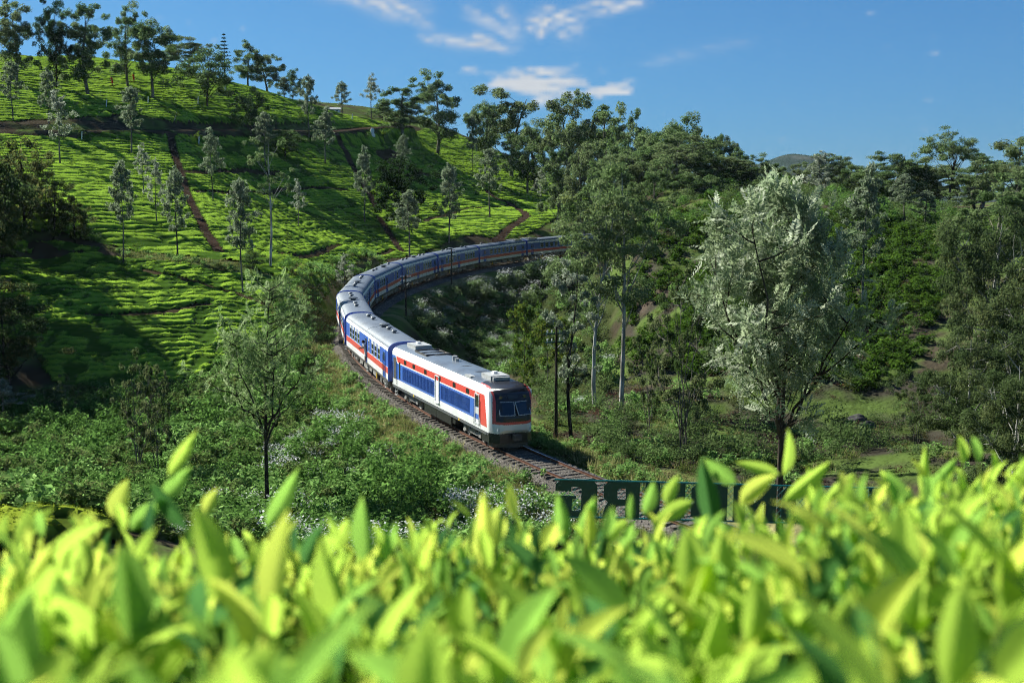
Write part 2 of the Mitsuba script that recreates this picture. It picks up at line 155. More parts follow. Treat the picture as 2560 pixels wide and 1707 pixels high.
TREES = [
    ('eucalyptus', -93.65, 241.0, 16.11, 7.33, 'tall pale-crowned tree at the left edge of the skyline on the upper tea hill'),
    ('dark_tree', -86.95, 243.25, 16.67, 7.16, 'tallest black-green dense tree on the upper tea hill skyline'),
    ('eucalyptus', -80.73, 243.0, 18.47, 8.94, 'tall tree with a pale top just right of the black-green skyline tree'),
    ('eucalyptus', -77.27, 256.5, 16.78, 6.57, 'tall thin tree with a broken top behind the red-clothed picker'),
    ('eucalyptus', -71.16, 252.25, 16.47, 8.07, 'dark forked tree leaning right, last of the tall ones on the upper hill'),
    ('round_tree', -61.98, 258.75, 13.01, 10.59, 'round spreading tree standing alone on the upper tea slope'),
    ('eucalyptus', -76.28, 300.0, 8.58, 9.13, 'pale feathery tree behind the round spreading skyline tree'),
    ('araucaria', -68.65, 305.0, 11.27, 4.49, 'tiered conifer sticking up behind the round skyline tree'),
    ('eucalyptus', -63.78, 308.0, 11.39, 6.31, 'hazy bluish tree with a wispy top on the ridge'),
    ('eucalyptus', -59.45, 310.0, 9.96, 6.75, 'thin pale tree with a flat top on the descending ridge'),
    ('round_tree', -54.13, 314.0, 8.1, 6.23, 'low blackish bushy tree on the ridge line'),
    ('silver_oak', -55.84, 312.0, 5.44, 4.19, 'short pale tree beside the blackish bushy ridge tree'),
    ('silver_oak', -79.43, 218.25, 9.77, 4.46, 'tall grey conical tree above the road at left'),
    ('pale_oak', -67.69, 189.75, 11.19, 5.21, 'silvery white leaning tree below the road at left'),
    ('silver_oak', -63.71, 212.25, 11.39, 5.15, 'grey-green conical tree crossing the road, left of the steep path'),
    ('silver_oak', -84.71, 215.5, 10.44, 4.82, 'grey tree at the far left above the road'),
    ('silver_oak', -46.3, 195.0, 11.35, 4.11, 'slim grey-green tree alone right of the steep path'),
    ('silver_oak', -43.68, 141.25, 11.85, 3.61, 'grey-green tree with a long bare trunk at the corner of the lower field'),
    ('silver_oak', -38.8, 145.5, 10.97, 3.9, 'grey-green tree leaning over the steep earth path'),
    ('pale_oak', -51.65, 177.0, 7.59, 3.05, 'thin wispy tree between two silver oaks left of the path'),
    ('pale_oak', -44.97, 159.25, 8.41, 3.05, 'faint wispy tree just left of the tree over the path'),
    ('silver_oak', -28.23, 131.0, 12.37, 4.11, 'tall bushy grey tree left of the white-trunked gum'),
    ('pale_oak', -35.27, 208.25, 8.13, 3.06, 'sparse pale tree right of the white-trunked gum'),
    ('silver_oak', -43.4, 270.5, 13.42, 5.01, 'slender grey tree breaking the ridge line above the road'),
    ('silver_oak', -38.56, 260.75, 12.07, 5.66, 'grey tree beside the top of the second earth path'),
    ('round_tree', -51.96, 252.5, 9.37, 6.61, 'rounded grey-green tree right above the road'),
    ('silver_oak', -47.33, 242.75, 10.51, 5.11, 'grey tree behind the head of the white-trunked gum'),
    ('round_tree', -45.08, 252.25, 5.97, 7.41, 'dark leafy tree crouching behind the white-trunked gum'),
    ('bare_gum', -28.17, 146.0, 16.89, 7.0, 'bare white-trunked gum with sparse top on the tea slope'),
    ('sapling', -72.08, 212.5, 1.95, 1.76, 'small bright shade tree just below the road at far left'),
    ('sapling', -58.16, 235.25, 2.3, 2.25, 'small bright shade tree below the road right of the path'),
    ('sapling', -64.15, 241.75, 2.85, 1.54, 'tiny sapling in the shaded bank above the road'),
    ('sapling', -46.84, 280.25, 2.11, 1.79, 'tiny sapling on the slope above the road'),
    ('sapling', -65.88, 189.5, 1.4, 1.45, 'small sapling right of the silvery leaning tree'),
    ('sapling', -43.85, 147.25, 1.48, 1.22, 'small sapling between the two long-trunked trees of the lower slope'),
    ('sapling', -31.06, 174.25, 2.61, 1.89, 'faint sapling right of the gum trunk'),
    ('round_tree', -29.66, 143.5, 2.43, 2.84, 'dark bush at the foot of the white-trunked gum'),
    ('olive_tree', -56.38, 146.0, 11.16, 6.99, 'dark olive tree filling the left edge below the road'),
    ('olive_tree', -53.01, 145.25, 8.03, 5.33, 'olive tree in front of the left edge thicket'),
    ('olive_tree', -58.97, 146.75, 7.34, 5.15, 'dark olive tree half cut by the left edge of the view'),
    ('olive_tree', -50.65, 146.0, 5.98, 3.73, 'low olive tree at the right end of the left edge thicket'),
    ('round_tree', -56.96, 140.5, 2.77, 3.59, 'dark round bush at the left edge above the lower field'),
    ('silver_oak', -44.1, 330.0, 8.81, 5.91, 'pale broken tree on the skyline left of the road bend'),
    ('pale_oak', -36.42, 328.75, 12.19, 5.46, 'thin bare-stemmed tree alone on the skyline'),
    ('eucalyptus', -26.89, 312.5, 13.66, 11.78, 'broad pale gum on the skyline above the white stone'),
    ('round_tree', -36.57, 359.75, 5.12, 7.13, 'olive bush left of the broad pale gum'),
    ('eucalyptus', -19.26, 328.0, 21.44, 11.31, 'tall tree with a leaning crest left of the cloud'),
    ('silver_oak', -10.09, 325.5, 14.99, 4.36, 'narrow dark tree right of the tree with the leaning crest'),
    ('eucalyptus', -7.09, 335.0, 21.14, 7.48, 'pale tree behind the biggest skyline tree'),
    ('eucalyptus', -0.11, 349.25, 25.63, 14.26, 'biggest skyline tree, broad and dark, below the cloud'),
    ('eucalyptus', 3.88, 315.0, 18.22, 8.04, 'white-stemmed tree between the two biggest skyline trees'),
    ('eucalyptus', 14.13, 300.0, 28.87, 11.0, 'tall tree with a pale crest rising in front of the cloud'),
    ('eucalyptus', 22.35, 310.0, 23.99, 13.84, 'wide rounded tree right of the cloud'),
    ('eucalyptus', 24.85, 262.0, 30.47, 9.2, 'uneven tree filling the gap right of the wide rounded one'),
    ('eucalyptus', 30.0, 255.0, 29.39, 9.61, 'first tree of the wood on the right-hand rise'),
    ('silver_oak', -24.93, 289.75, 9.73, 4.25, 'pale conical tree peeping over the big dark tree'),
    ('silver_oak', -27.19, 233.25, 14.55, 4.47, 'grey tree with a long dark trunk left of the big dark tree'),
    ('dark_tree', -20.58, 235.5, 13.76, 11.42, 'big dark green tree on the tea slope above the train'),
    ('silver_oak', -17.77, 217.0, 11.77, 6.1, 'silvery cone-shaped tree right behind the train roofs'),
    ('silver_oak', -11.45, 230.75, 15.02, 5.6, 'tree with a tall bare trunk above the middle coaches'),
    ('silver_oak', -4.81, 265.75, 15.07, 6.44, 'grey cone-shaped tree on the slope left of the lane'),
    ('pale_oak', 6.78, 297.0, 9.42, 4.36, 'ghostly sparse tree right of the lane'),
    ('silver_oak', 13.1, 300.0, 15.18, 4.4, 'pale pointed tree in front of the wood'),
    ('sapling', 5.86, 271.25, 2.8, 2.42, 'small round shade tree beside the lane'),
    ('sapling', 11.72, 308.0, 2.39, 2.36, 'small shade tree near the end of the tea slope'),
    ('sapling', -18.63, 308.75, 2.05, 2.17, 'small bright shade tree right of the leaning-crest tree'),
    ('sapling', -21.35, 307.25, 2.5, 2.75, 'little shade tree under the leaning-crest tree'),
    ('sapling', -30.35, 301.75, 3.28, 2.89, 'little shade tree right of the white stone'),
    ('sapling', -33.46, 294.0, 2.14, 2.25, 'bright little shade tree left of the white stone'),
    ('gum', 6.15, 92.0, 18.89, 6.1, 'layered gum with flat leaf tiers in front of the last coaches'),
    ('gum', 8.09, 92.0, 20.19, 7.0, 'tallest layered gum with a leaning pale trunk'),
    ('wispy_gum', 3.91, 80.0, 12.9, 3.25, 'dark-trunked slim tree with silvery tufts beside the telegraph pole'),
    ('poplar', 1.01, 116.0, 11.04, 3.61, 'young pointed tree with bright tips, nearest the locomotive roof'),
    ('poplar', 3.12, 110.0, 7.13, 2.98, 'second young pointed tree, right of the first'),
    ('poplar', 4.77, 112.0, 7.06, 2.53, 'third young pointed tree, half behind the slim dark trunk'),
    ('poplar', 1.07, 104.0, 4.6, 1.62, 'smallest young tree, low beside the first pointed one'),
    ('open_tree', 10.28, 74.0, 11.63, 5.19, 'open multi-stemmed olive tree left of the silver wattle'),
    ('open_tree', 9.14, 82.0, 7.11, 3.2, 'thin leafy shrub-tree right of the tallest gum trunk'),
    ('wattle', 11.0, 50.0, 17.35, 7.21, 'big silvery feathery wattle, nearest tree at right'),
    ('pale_oak', 40.15, 165.0, 7.56, 4.21, 'whitish tree sticking up behind the silver wattle'),
    ('silver_oak', 32.69, 117.0, 13.59, 4.87, 'dark-stemmed tree right behind the silver wattle'),
    ('umbrella_tree', 69.47, 200.0, 12.88, 10.85, 'umbrella-crowned tree on the right skyline'),
    ('eucalyptus', 65.68, 205.0, 8.93, 6.54, 'mid-size tree left of the umbrella-crowned one'),
    ('eucalyptus', 61.28, 205.0, 8.97, 8.5, 'rounded tree on the skyline right of the wattle'),
    ('eucalyptus', 64.29, 160.0, 13.4, 8.68, 'tall tree at the right edge of the skyline'),
    ('silver_oak', 49.37, 158.75, 6.48, 4.15, 'grey tree standing in the tea at right'),
    ('silver_oak', 52.02, 158.5, 4.74, 4.25, 'grey tree with dark stem at the end of the tea'),
    ('eucalyptus', 69.96, 190.0, 7.69, 6.67, 'tree right of the umbrella-crowned one'),
    ('eucalyptus', 34.09, 240.0, 22.77, 9.04, 'rounded twin-topped tree on the right-hand rise'),
    ('eucalyptus', 27.69, 225.0, 16.48, 7.9, 'leafy tree at the left of the right-hand wood'),
    ('eucalyptus', 27.32, 205.0, 7.2, 6.54, 'mid-green tree low in the right-hand wood'),
    ('eucalyptus', 36.48, 230.0, 14.26, 6.6, 'dark tree right of the twin-topped one'),
    ('eucalyptus', 39.79, 238.0, 17.67, 4.86, 'narrow tree stepping down the right-hand wood'),
    ('eucalyptus', 42.34, 235.0, 13.03, 4.95, 'small-headed tree before the far mountain'),
    ('eucalyptus', 44.12, 228.0, 8.63, 5.53, 'round dark tree under the far mountain'),
    ('eucalyptus', 47.42, 230.0, 7.94, 4.4, 'low tree under the far mountain'),
    ('eucalyptus', 52.84, 232.0, 8.11, 4.59, 'dark bushy tree right under the mountain'),
    ('eucalyptus', 59.53, 225.0, 7.8, 5.17, 'lone dark tree right of the whitish one'),
    ('eucalyptus', 53.2, 215.0, 7.68, 6.17, 'tree behind the top of the silver wattle'),
    ('eucalyptus', 62.12, 220.0, 6.21, 5.61, 'tree in the gap behind the dark-stemmed tree'),
    ('eucalyptus', 21.73, 190.0, 12.65, 6.67, 'shaded tree at the foot of the right-hand wood'),
    ('eucalyptus', 27.31, 185.0, 7.25, 5.31, 'low tree at the crest of the bushy slope'),
    ('eucalyptus', 21.14, 215.0, 8.96, 7.54, 'tree behind the tallest layered gum'),
    ('eucalyptus', 19.78, 240.0, 22.74, 8.43, 'tree behind the two layered gums'),
    ('eucalyptus', 14.94, 255.0, 24.82, 8.14, 'tree over the end of the tea slope'),
    ('eucalyptus', 9.12, 262.0, 19.02, 6.69, 'low dark tree beyond the end of the tea slope'),
    ('eucalyptus', 16.52, 200.0, 12.46, 7.66, 'tree behind the crown of the tallest layered gum, lower left'),
    ('eucalyptus', 22.57, 222.0, 13.5, 9.21, 'tall tree rising over the tallest layered gum'),
    ('eucalyptus', 27.6, 212.0, 8.88, 8.12, 'full tree in the middle of the right-hand wood'),
    ('eucalyptus', 32.57, 216.0, 8.25, 8.27, 'full tree right of the middle of the right-hand wood'),
    ('eucalyptus', 36.13, 210.0, 4.57, 7.37, 'low full tree stepping down at the right of the wood'),
    ('eucalyptus', 39.48, 208.0, 3.3, 6.64, 'last full tree of the right-hand wood before the mountain gap'),
    ('eucalyptus', 6.27, 330.0, 17.97, 13.68, 'dense tree between the biggest skyline tree and the cloud-topped ones'),
    ('eucalyptus', 19.13, 318.0, 19.43, 13.19, 'dense tree at the foot of the pale-crested one'),
    ('eucalyptus', 64.9, 235.0, 8.32, 9.0, 'full tree right of the lone dark one'),
    ('eucalyptus', 69.99, 225.0, 8.8, 8.61, 'full tree in the right skyline belt'),
    ('eucalyptus', 75.4, 222.0, 8.41, 9.21, 'full tree under the umbrella crown'),
    ('eucalyptus', 78.05, 210.0, 9.91, 9.38, 'full tree left of the right edge skyline tree'),
    ('eucalyptus', 46.64, 120.0, 12.22, 7.3, 'leafy gum high on the right edge'),
    ('drooping_gum', 32.28, 84.0, 15.64, 7.35, 'big drooping gum filling the right side'),
    ('drooping_gum', 30.19, 72.0, 12.73, 6.09, 'drooping gum cut by the right edge'),
    ('drooping_gum', 24.39, 66.0, 7.82, 4.95, 'lower drooping gum in front at right'),
    ('drooping_gum', 23.76, 58.0, 8.43, 4.78, 'nearest drooping gum at the lower right'),
    ('open_tree', 23.55, 72.0, 4.54, 2.81, 'small open tree on the grassy patch at right'),
    ('feathery_tree', -13.34, 67.0, 13.59, 7.06, 'feathery light green tree nearest the train at left'),
    ('open_tree', -24.14, 80.0, 8.45, 3.92, 'small two-stemmed olive tree in the shade at left'),
    ('open_tree', -22.75, 79.0, 7.91, 2.33, 'slim companion of the two-stemmed olive tree'),
    ('olive_tree', -42.61, 105.5, 9.54, 6.81, 'russet-tipped tree at the left edge beside the lower field'),
    ('open_tree', -35.73, 99.5, 4.2, 2.9, 'flat dark little tree in the shaded field corner'),
    ('pale_oak', -40.94, 99.5, 4.04, 4.84, 'silver-leaved shrub tree at the left edge'),
    ('pale_oak', -21.92, 164.0, 5.71, 3.15, 'faint sapling tree left of the second coach'),
]
POLES = [(2.87, 80.5, 7.3), (-13.26, 156.25, 5.2), (-9.27, 192.25, 5.4)]
STONE = [(-32.72, 297.5)]
WHITE_POSTS = [(-64.34, 242.5), (-75.15, 235.75), (-70.78, 247.5), (-63.59, 257.75), (-71.92, 212.0), (-57.79, 234.0), (-62.04, 275.25), (-38.68, 307.25)]
PICKERS = [(-79.47, 253.5), (-77.37, 261.0)]
SHRUBS = [(-12.14, 159.25, 2.6), (-10.47, 159.25, 3.0), (-6.78, 192.75, 3.2), (-4.66, 194.0, 3.6), (-1.97, 205.75, 4.2), (0.68, 213.25, 4.0), (3.5, 219.5, 4.4), (6.7, 221.0, 4.6), (2.59, 202.0, 3.6), (-3.34, 189.75, 2.6), (-6.74, 183.0, 2.4), (7.65, 199.5, 4.0), (4.53, 202.25, 3.4), (-8.91, 154.0, 2.4), (-8.39, 174.5, 2.0), (0.0, 202.0, 3.2)]
ROCKS = [(24.21, 86.5, 0.6), (24.41, 84.75, 0.45), (24.01, 87.0, 0.4)]
BUSHES_BY_TRACK = [(6.27, 75.75, 2.0), (6.59, 72.5, 1.6), (7.16, 73.5, 1.5), (10.24, 77.0, 2.6), (11.68, 75.0, 3.0), (13.56, 76.0, 2.6), (8.53, 73.0, 2.0), (18.98, 80.25, 2.2), (20.04, 77.25, 2.4), (21.29, 77.25, 2.0), (14.75, 74.5, 2.8), (23.33, 75.75, 2.0), (16.33, 74.0, 2.4)]
TALL_LEAVES = [[[-0.5576,2.0,14.5618],[-0.5102,2.0,14.6351],0.0236,'lime'],[[-0.421,2.1,14.4497],[-0.3623,2.1,14.5523],0.0335,'mid'],[[-0.6049,1.9,14.51],[-0.5991,1.9,14.5788],0.0396,'yellow'],[[-0.5918,1.9,14.4996],[-0.5327,1.9,14.5513],0.0264,'mid'],[[-0.5716,2.0,14.5199],[-0.5203,2.0,14.5777],0.0278,'mid'],[[0.5297,2.4,14.4739],[0.5402,2.4,14.5644],0.0317,'lime'],[[-0.0431,1.7,14.5005],[-0.0428,1.7,14.6119],0.0307,'yellow'],[[-0.0287,1.75,14.5112],[-0.0162,1.75,14.5749],0.0304,'yellow'],[[-0.2094,1.8,14.4706],[-0.2143,1.8,14.582],0.035,'mid'],[[0.0889,2.1,14.4191],[0.0773,2.1,14.5144],0.0277,'mid'],[[0.115,2.1,14.4344],[0.1429,2.1,14.503],0.0262,'mid'],[[0.3793,2.3,14.3963],[0.3525,2.3,14.5294],0.0399,'dark'],[[0.4185,2.3,14.4797],[0.3566,2.3,14.5294],0.0319,'mid'],[[0.5089,2.3,14.4464],[0.5964,2.3,14.5211],0.0335,'lime'],[[0.4275,2.3,14.4381],[0.4913,2.3,14.5004],0.0351,'yellow'],[[0.5212,2.4,14.4739],[0.4358,2.4,14.4999],0.025,'lime'],[[0.803,2.4,14.4306],[0.8025,2.4,14.5343],0.02,'lime'],[[0.3229,2.2,14.4709],[0.2532,2.2,14.431],0.0306,'lime'],[[0.5908,2.4,14.4132],[0.5802,2.4,14.4912],0.0333,'lime'],[[0.6161,2.4,14.4219],[0.6654,2.4,14.4783],0.0283,'lime'],[[0.7381,2.3,14.4214],[0.6944,2.3,14.5087],0.0367,'mid'],[[0.7699,2.3,14.4464],[0.8318,2.3,14.5294],0.0319,'mid'],[[0.869,2.2,14.4709],[0.9133,2.2,14.5582],0.0382,'lime'],[[0.8361,2.3,14.4214],[0.8734,2.3,14.5046],0.0319,'lime'],[[-0.504,1.9,14.4996],[-0.5621,1.9,14.5788],0.0264,'dark'],[[0.0449,1.7,14.4881],[-0.0157,1.7,14.544],0.026,'dark'],[[0.2983,1.8,14.4507],[0.2456,1.8,14.5363],0.035,'dark'],[[0.1524,2.0,14.4472],[0.1875,2.0,14.4909],0.0236,'lime'],[[-0.7544,1.9,14.4892],[-0.7119,1.9,14.5341],0.0237,'lime'],[[-0.782,1.9,14.4753],[-0.7866,1.9,14.5238],0.0264,'lime'],[[-0.6803,1.9,14.4823],[-0.6483,1.9,14.5238],0.0237,'lime'],[[-0.5013,2.0,14.4982],[-0.4789,2.0,14.5416],0.025,'yellow'],[[0.2825,2.25,14.4505],[0.3056,2.25,14.5075],0.0266,'lime'],[[0.2374,2.2,14.447],[0.2522,2.2,14.5107],0.0275,'mid'],[[-0.3057,1.8,14.4706],[-0.2789,1.8,14.5363],0.025,'dark'],[[-0.2748,1.9,14.4684],[-0.2538,1.9,14.5169],0.0264,'lime']]
SHADE_TREES = [(-53, 121, 17, 12), (-58, 127, 19, 14), (-50, 112, 13, 10), (-61, 117, 18, 13), (-57, 134, 18, 13), (-67, 128, 20, 14), (-46, 105, 11, 9), (-66, 142, 17, 13), (-72, 112, 18, 14)]


# ------------------------------------------------------------------ helpers
def unit(v):
    return v / np.maximum(np.linalg.norm(v, axis=-1, keepdims=True), 1e-9)


def bx(x0, x1, y0, y1, z0, z1):
    return trimesh.creation.box(extents=[x1 - x0, y1 - y0, z1 - z0], transform=trimesh.transformations.translation_matrix([(x0 + x1) / 2, (y0 + y1) / 2, (z0 + z1) / 2]))


def cyl(p, q, r, n=12):
    return trimesh.creation.cylinder(radius=r, segment=[p, q], sections=n)


def join(*ms):
    return trimesh.util.concatenate([m for m in ms])


def merge(parts):
    """Joins (vertices, faces[, colours]) tuples."""
    at, V, Fs, C = 0, [], [], []
    for p in parts:
        V.append(p[0])
        Fs.append(p[1] + at)
        at += len(p[0])
        if len(p) > 2:
            C.append(p[2])
    return (np.vstack(V), np.vstack(Fs), np.vstack(C)) if C else (np.vstack(V), np.vstack(Fs))


def tube(pts, rad, sides=6):
    p = np.asarray(pts, float)
    rad = np.broadcast_to(rad, (len(p),))
    t = unit(np.gradient(p, axis=0))
    a = unit(np.cross(t, np.where(np.abs(t[:, 2:]) < 0.9, [[0, 0, 1.0]], [[1.0, 0, 0]])))
    b, ang = np.cross(t, a), np.arange(sides) * 2 * np.pi / sides
    v = p[:, None] + rad[:, None, None] * (np.cos(ang)[None, :, None] * a[:, None] + np.sin(ang)[None, :, None] * b[:, None])
    i, j = np.meshgrid(np.arange(len(p) - 1), np.arange(sides), indexing='ij')
    q = np.stack([i * sides + j, i * sides + (j + 1) % sides, (i + 1) * sides + (j + 1) % sides, (i + 1) * sides + j], -1).reshape(-1, 4)
    return v.reshape(-1, 3), np.vstack([q[:, [0, 1, 2]], q[:, [0, 2, 3]]])


def blades(c, nrm, axis, length, width):
    """Leaf-shaped diamonds of two triangles each."""
    nrm = unit(nrm)
    axis = unit(axis - nrm * (axis * nrm).sum(1, keepdims=True))
    side = np.cross(nrm, axis)
    L, W = np.asarray(length)[:, None] / 2, np.asarray(width)[:, None] / 2
    v = np.stack([c - axis * L, c + side * W - axis * L * 0.1, c + axis * L, c - side * W - axis * L * 0.1], 1).reshape(-1, 3)
    k = np.arange(len(c))[:, None] * 4
    return v, np.vstack([k + [0, 1, 2], k + [0, 2, 3]])


_taken = {}


def numbered(name):
    _taken[name] = _taken.get(name, 0) + 1
    return name if _taken[name] == 1 else f'{name}_{_taken[name] - 1:03d}'


def tag(key, label=None, cat=None, group=None, kind=None):
    labels[key] = {k: v for k, v in (('label', label), ('category', cat), ('group', group), ('kind', kind)) if v}
    return key


def put(key, mesh, mat, smooth=False, M=None, **kw):
    """One entry of the scene; a key that is taken gets a number."""
    top, _, last = key.rpartition('__')
    key = (top + '__' if top else '') + _num(top, last)
    d = mesh if isinstance(mesh, dict) else mikit.ply(mesh, mat, smooth, **kw)
    scene[key] = {**d, 'to_world': M} if M is not None else d
    return key


_nums = {}


def _num(top, last):
    n = _nums[(top, last)] = _nums.get((top, last), -1) + 1
    return last if n == 0 else f'{last}_{n:03d}'


def inst(key, group, M):
    scene[key] = {'type': 'instance', 'to_world': M, 'g': {'type': 'ref', 'id': group}}


def rgb(*c):
    return {'type': 'rgb', 'value': list(c)}


VC = {'type': 'mesh_attribute', 'name': 'vertex_color'}

# ------------------------------------------------------------------ materials
scene['mat_leaf'] = {'type': 'principledthin', 'base_color': VC, 'roughness': 0.5, 'diff_trans': 1.1, 'spec_tint': 0.0, 'eta': 1.4}
scene['mat_tea_leaf'] = {'type': 'principledthin', 'base_color': VC, 'roughness': 0.17, 'diff_trans': 1.1, 'eta': 1.6}
scene['mat_tea_top'] = {'type': 'twosided', 'b': {'type': 'diffuse', 'reflectance': VC}}
scene['mat_petal'] = {'type': 'twosided', 'b': {'type': 'diffuse', 'reflectance': VC}}


def _ground(p, n, uv):
    return mikit.fbm(p.x * 1.7, p.y * 1.7, p.z, 4)


def _bark(dark, light, stretch):
    def f(p, n, uv):
        a = mikit.fbm(p.x * 9, p.y * 9, p.z * stretch, 3)
        b = mikit.noise(p.x * 1.3, p.y * 1.3, p.z * 0.9)
        return mikit.mix(dark, light, mikit.smoothstep(0.25, 0.75, a * 0.65 + b * 0.35))
    return {'type': 'twosided', 'b': {'type': 'diffuse', 'reflectance': mikit.proc(f)}}


scene['mat_bark_dark'] = _bark((0.018, 0.014, 0.011), (0.075, 0.062, 0.05), 2.5)
scene['mat_bark_grey'] = _bark((0.05, 0.042, 0.035), (0.22, 0.2, 0.17), 1.6)
scene['mat_bark_white'] = _bark((0.16, 0.15, 0.13), (0.52, 0.5, 0.46), 0.8)
scene['mat_soil'] = {'type': 'twosided', 'b': {'type': 'bumpmap', 'arbitrary': mikit.proc(lambda p, n, uv: mikit.fbm(p.x * 4, p.y * 4, p.z * 4, 3) * 0.10, 0.02),
                     'bsdf': {'type': 'diffuse', 'reflectance': VC}}}


def metal(c, rough=0.4, spec=0.5, **kw):
    return {'type': 'twosided', 'b': {'type': 'principled', 'base_color': c if isinstance(c, dict) else rgb(*c), 'roughness': rough, 'specular': spec, **kw}}


def worn(base, dirt, scale=1.2, amount=0.55):
    def f(p, n, uv):
        a = mikit.fbm(p.x * scale, p.y * scale, p.z * scale * 2.2, 4)
        b = mikit.fbm(p.x * 9, p.y * 9, p.z * 9, 2)
        return mikit.mix(base, dirt, mikit.smoothstep(0.45, 0.85, a * 0.75 + b * 0.25) * amount)
    return mikit.proc(f)


scene['mat_roof_grey'] = metal(worn((0.115, 0.135, 0.168), (0.07, 0.08, 0.10), 0.8, 0.9), 0.5)
scene['mat_dark_steel'] = metal(worn((0.055, 0.052, 0.05), (0.14, 0.105, 0.08), 3.0, 0.8), 0.6)
scene['mat_bogie'] = metal(worn((0.21, 0.195, 0.18), (0.07, 0.06, 0.05), 4.0, 0.9), 0.7)
scene['mat_black'] = metal((0.018, 0.018, 0.02), 0.35)
scene['mat_glass'] = metal((0.022, 0.03, 0.028), 0.08, 0.8)
scene['mat_wind_glass'] = metal((0.006, 0.014, 0.026), 0.06, 0.9)
scene['mat_frame'] = metal((0.5, 0.51, 0.52), 0.35)
scene['mat_blue'] = metal(worn((0.05, 0.125, 0.46), (0.06, 0.11, 0.3), 0.9, 0.8), 0.32)
scene['mat_panel_blue'] = metal(worn((0.028, 0.08, 0.30), (0.03, 0.07, 0.22), 0.9, 0.8), 0.4)
scene['mat_underframe'] = metal(worn((0.075, 0.08, 0.088), (0.12, 0.105, 0.09), 2.5, 0.8), 0.5)
scene['mat_boulder'] = {'type': 'diffuse', 'reflectance': worn((0.06, 0.058, 0.06), (0.14, 0.13, 0.12), 3, 0.8)}
scene['mat_stem'] = {'type': 'twosided', 'b': {'type': 'diffuse', 'reflectance': rgb(0.16, 0.2, 0.05)}}
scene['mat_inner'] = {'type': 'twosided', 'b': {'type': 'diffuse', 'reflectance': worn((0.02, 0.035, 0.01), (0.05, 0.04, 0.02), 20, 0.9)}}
scene['mat_end_blue'] = metal(worn((0.03, 0.07, 0.30), (0.04, 0.06, 0.2), 0.9, 0.8), 0.35)
scene['mat_white'] = metal(worn((0.74, 0.74, 0.74), (0.5, 0.48, 0.45), 1.0, 0.5), 0.35)
scene['mat_yellow'] = metal((0.55, 0.33, 0.03), 0.5)
scene['mat_vent'] = metal((0.10, 0.115, 0.135), 0.45)
scene['mat_light_grey'] = metal(worn((0.36, 0.36, 0.355), (0.2, 0.19, 0.18), 2.5, 0.8), 0.5)
scene['mat_rust'] = metal(worn((0.105, 0.045, 0.026), (0.05, 0.026, 0.018), 3, 0.9), 0.8, 0.2)
scene['mat_rail_top'] = metal((0.42, 0.40, 0.39), 0.28, metallic=0.9)
scene['mat_sleeper'] = metal(worn((0.115, 0.10, 0.085), (0.05, 0.04, 0.034), 5, 0.9), 0.9, 0.1)
scene['mat_ballast'] = {'type': 'twosided', 'b': {'type': 'bumpmap', 'arbitrary': mikit.proc(lambda p, n, uv: mikit.voronoi(p.x * 14, p.y * 14)[0] * 0.05, 0.008),
                        'bsdf': {'type': 'diffuse', 'reflectance': mikit.proc(lambda p, n, uv: mikit.mix((0.095, 0.082, 0.07), (0.235, 0.21, 0.185), mikit.voronoi(p.x * 14, p.y * 14)[2]) * (0.55 + 0.9 * mikit.fbm(p.x * .8, p.y * .8, 0, 3)))}}}
scene['mat_stone'] = {'type': 'diffuse', 'reflectance': worn((0.22, 0.195, 0.17), (0.11, 0.092, 0.078), 6, 0.9)}
scene['mat_sign'] = metal(worn((0.004, 0.05, 0.045), (0.012, 0.03, 0.03), 3, 0.9), 0.4)
scene['mat_sign_rail'] = metal((0.02, 0.16, 0.16), 0.3)
scene['mat_wire'] = metal((0.35, 0.36, 0.37), 0.4)
scene['mat_insulator'] = metal((0.75, 0.76, 0.76), 0.25)
scene['mat_whitewash'] = {'type': 'twosided', 'b': {'type': 'diffuse', 'reflectance': worn((0.75, 0.75, 0.73), (0.45, 0.43, 0.38), 3, 0.8)}}
scene['mat_red_cloth'] = {'type': 'twosided', 'b': {'type': 'diffuse', 'reflectance': rgb(0.55, 0.04, 0.05)}}
scene['mat_pale_cloth'] = {'type': 'twosided', 'b': {'type': 'diffuse', 'reflectance': rgb(0.7, 0.7, 0.72)}}
scene['mat_skin'] = {'type': 'twosided', 'b': {'type': 'diffuse', 'reflectance': rgb(0.2, 0.11, 0.07)}}
scene['mat_hair'] = {'type': 'twosided', 'b': {'type': 'diffuse', 'reflectance': rgb(0.012, 0.01, 0.01)}}
scene['mat_tile_roof'] = {'type': 'twosided', 'b': {'type': 'diffuse', 'reflectance': worn((0.42, 0.43, 0.45), (0.25, 0.2, 0.17), 1, 0.7)}}


# ------------------------------------------------------------------ ground and far hills
def inside(polys, x, y):
    out = np.zeros(np.shape(x), bool)
    for p in polys:
        out |= shapely.contains_xy(shapely.Polygon(p).buffer(0), x, y)
    return out


def line_dist(lines, x, y):
    """Signed distance to the nearest band: below 0 inside it."""
    pts = np.stack([np.ravel(x), np.ravel(y)], -1)
    best = np.full(len(pts), 99.0)
    for w, l in lines:
        l = np.array(l)
        q = np.vstack([a + (b - a) * np.linspace(0, 1, 60)[:, None] for a, b in zip(l[:-1], l[1:])])
        best = np.minimum(best, cKDTree(q).query(pts)[0] - w / 2)
    return best.reshape(np.shape(x))


def steps(a, b, h, far, n):
    near = np.arange(a, b + h / 2, h)
    g = np.geomspace(h, far - b, n)
    return near, g


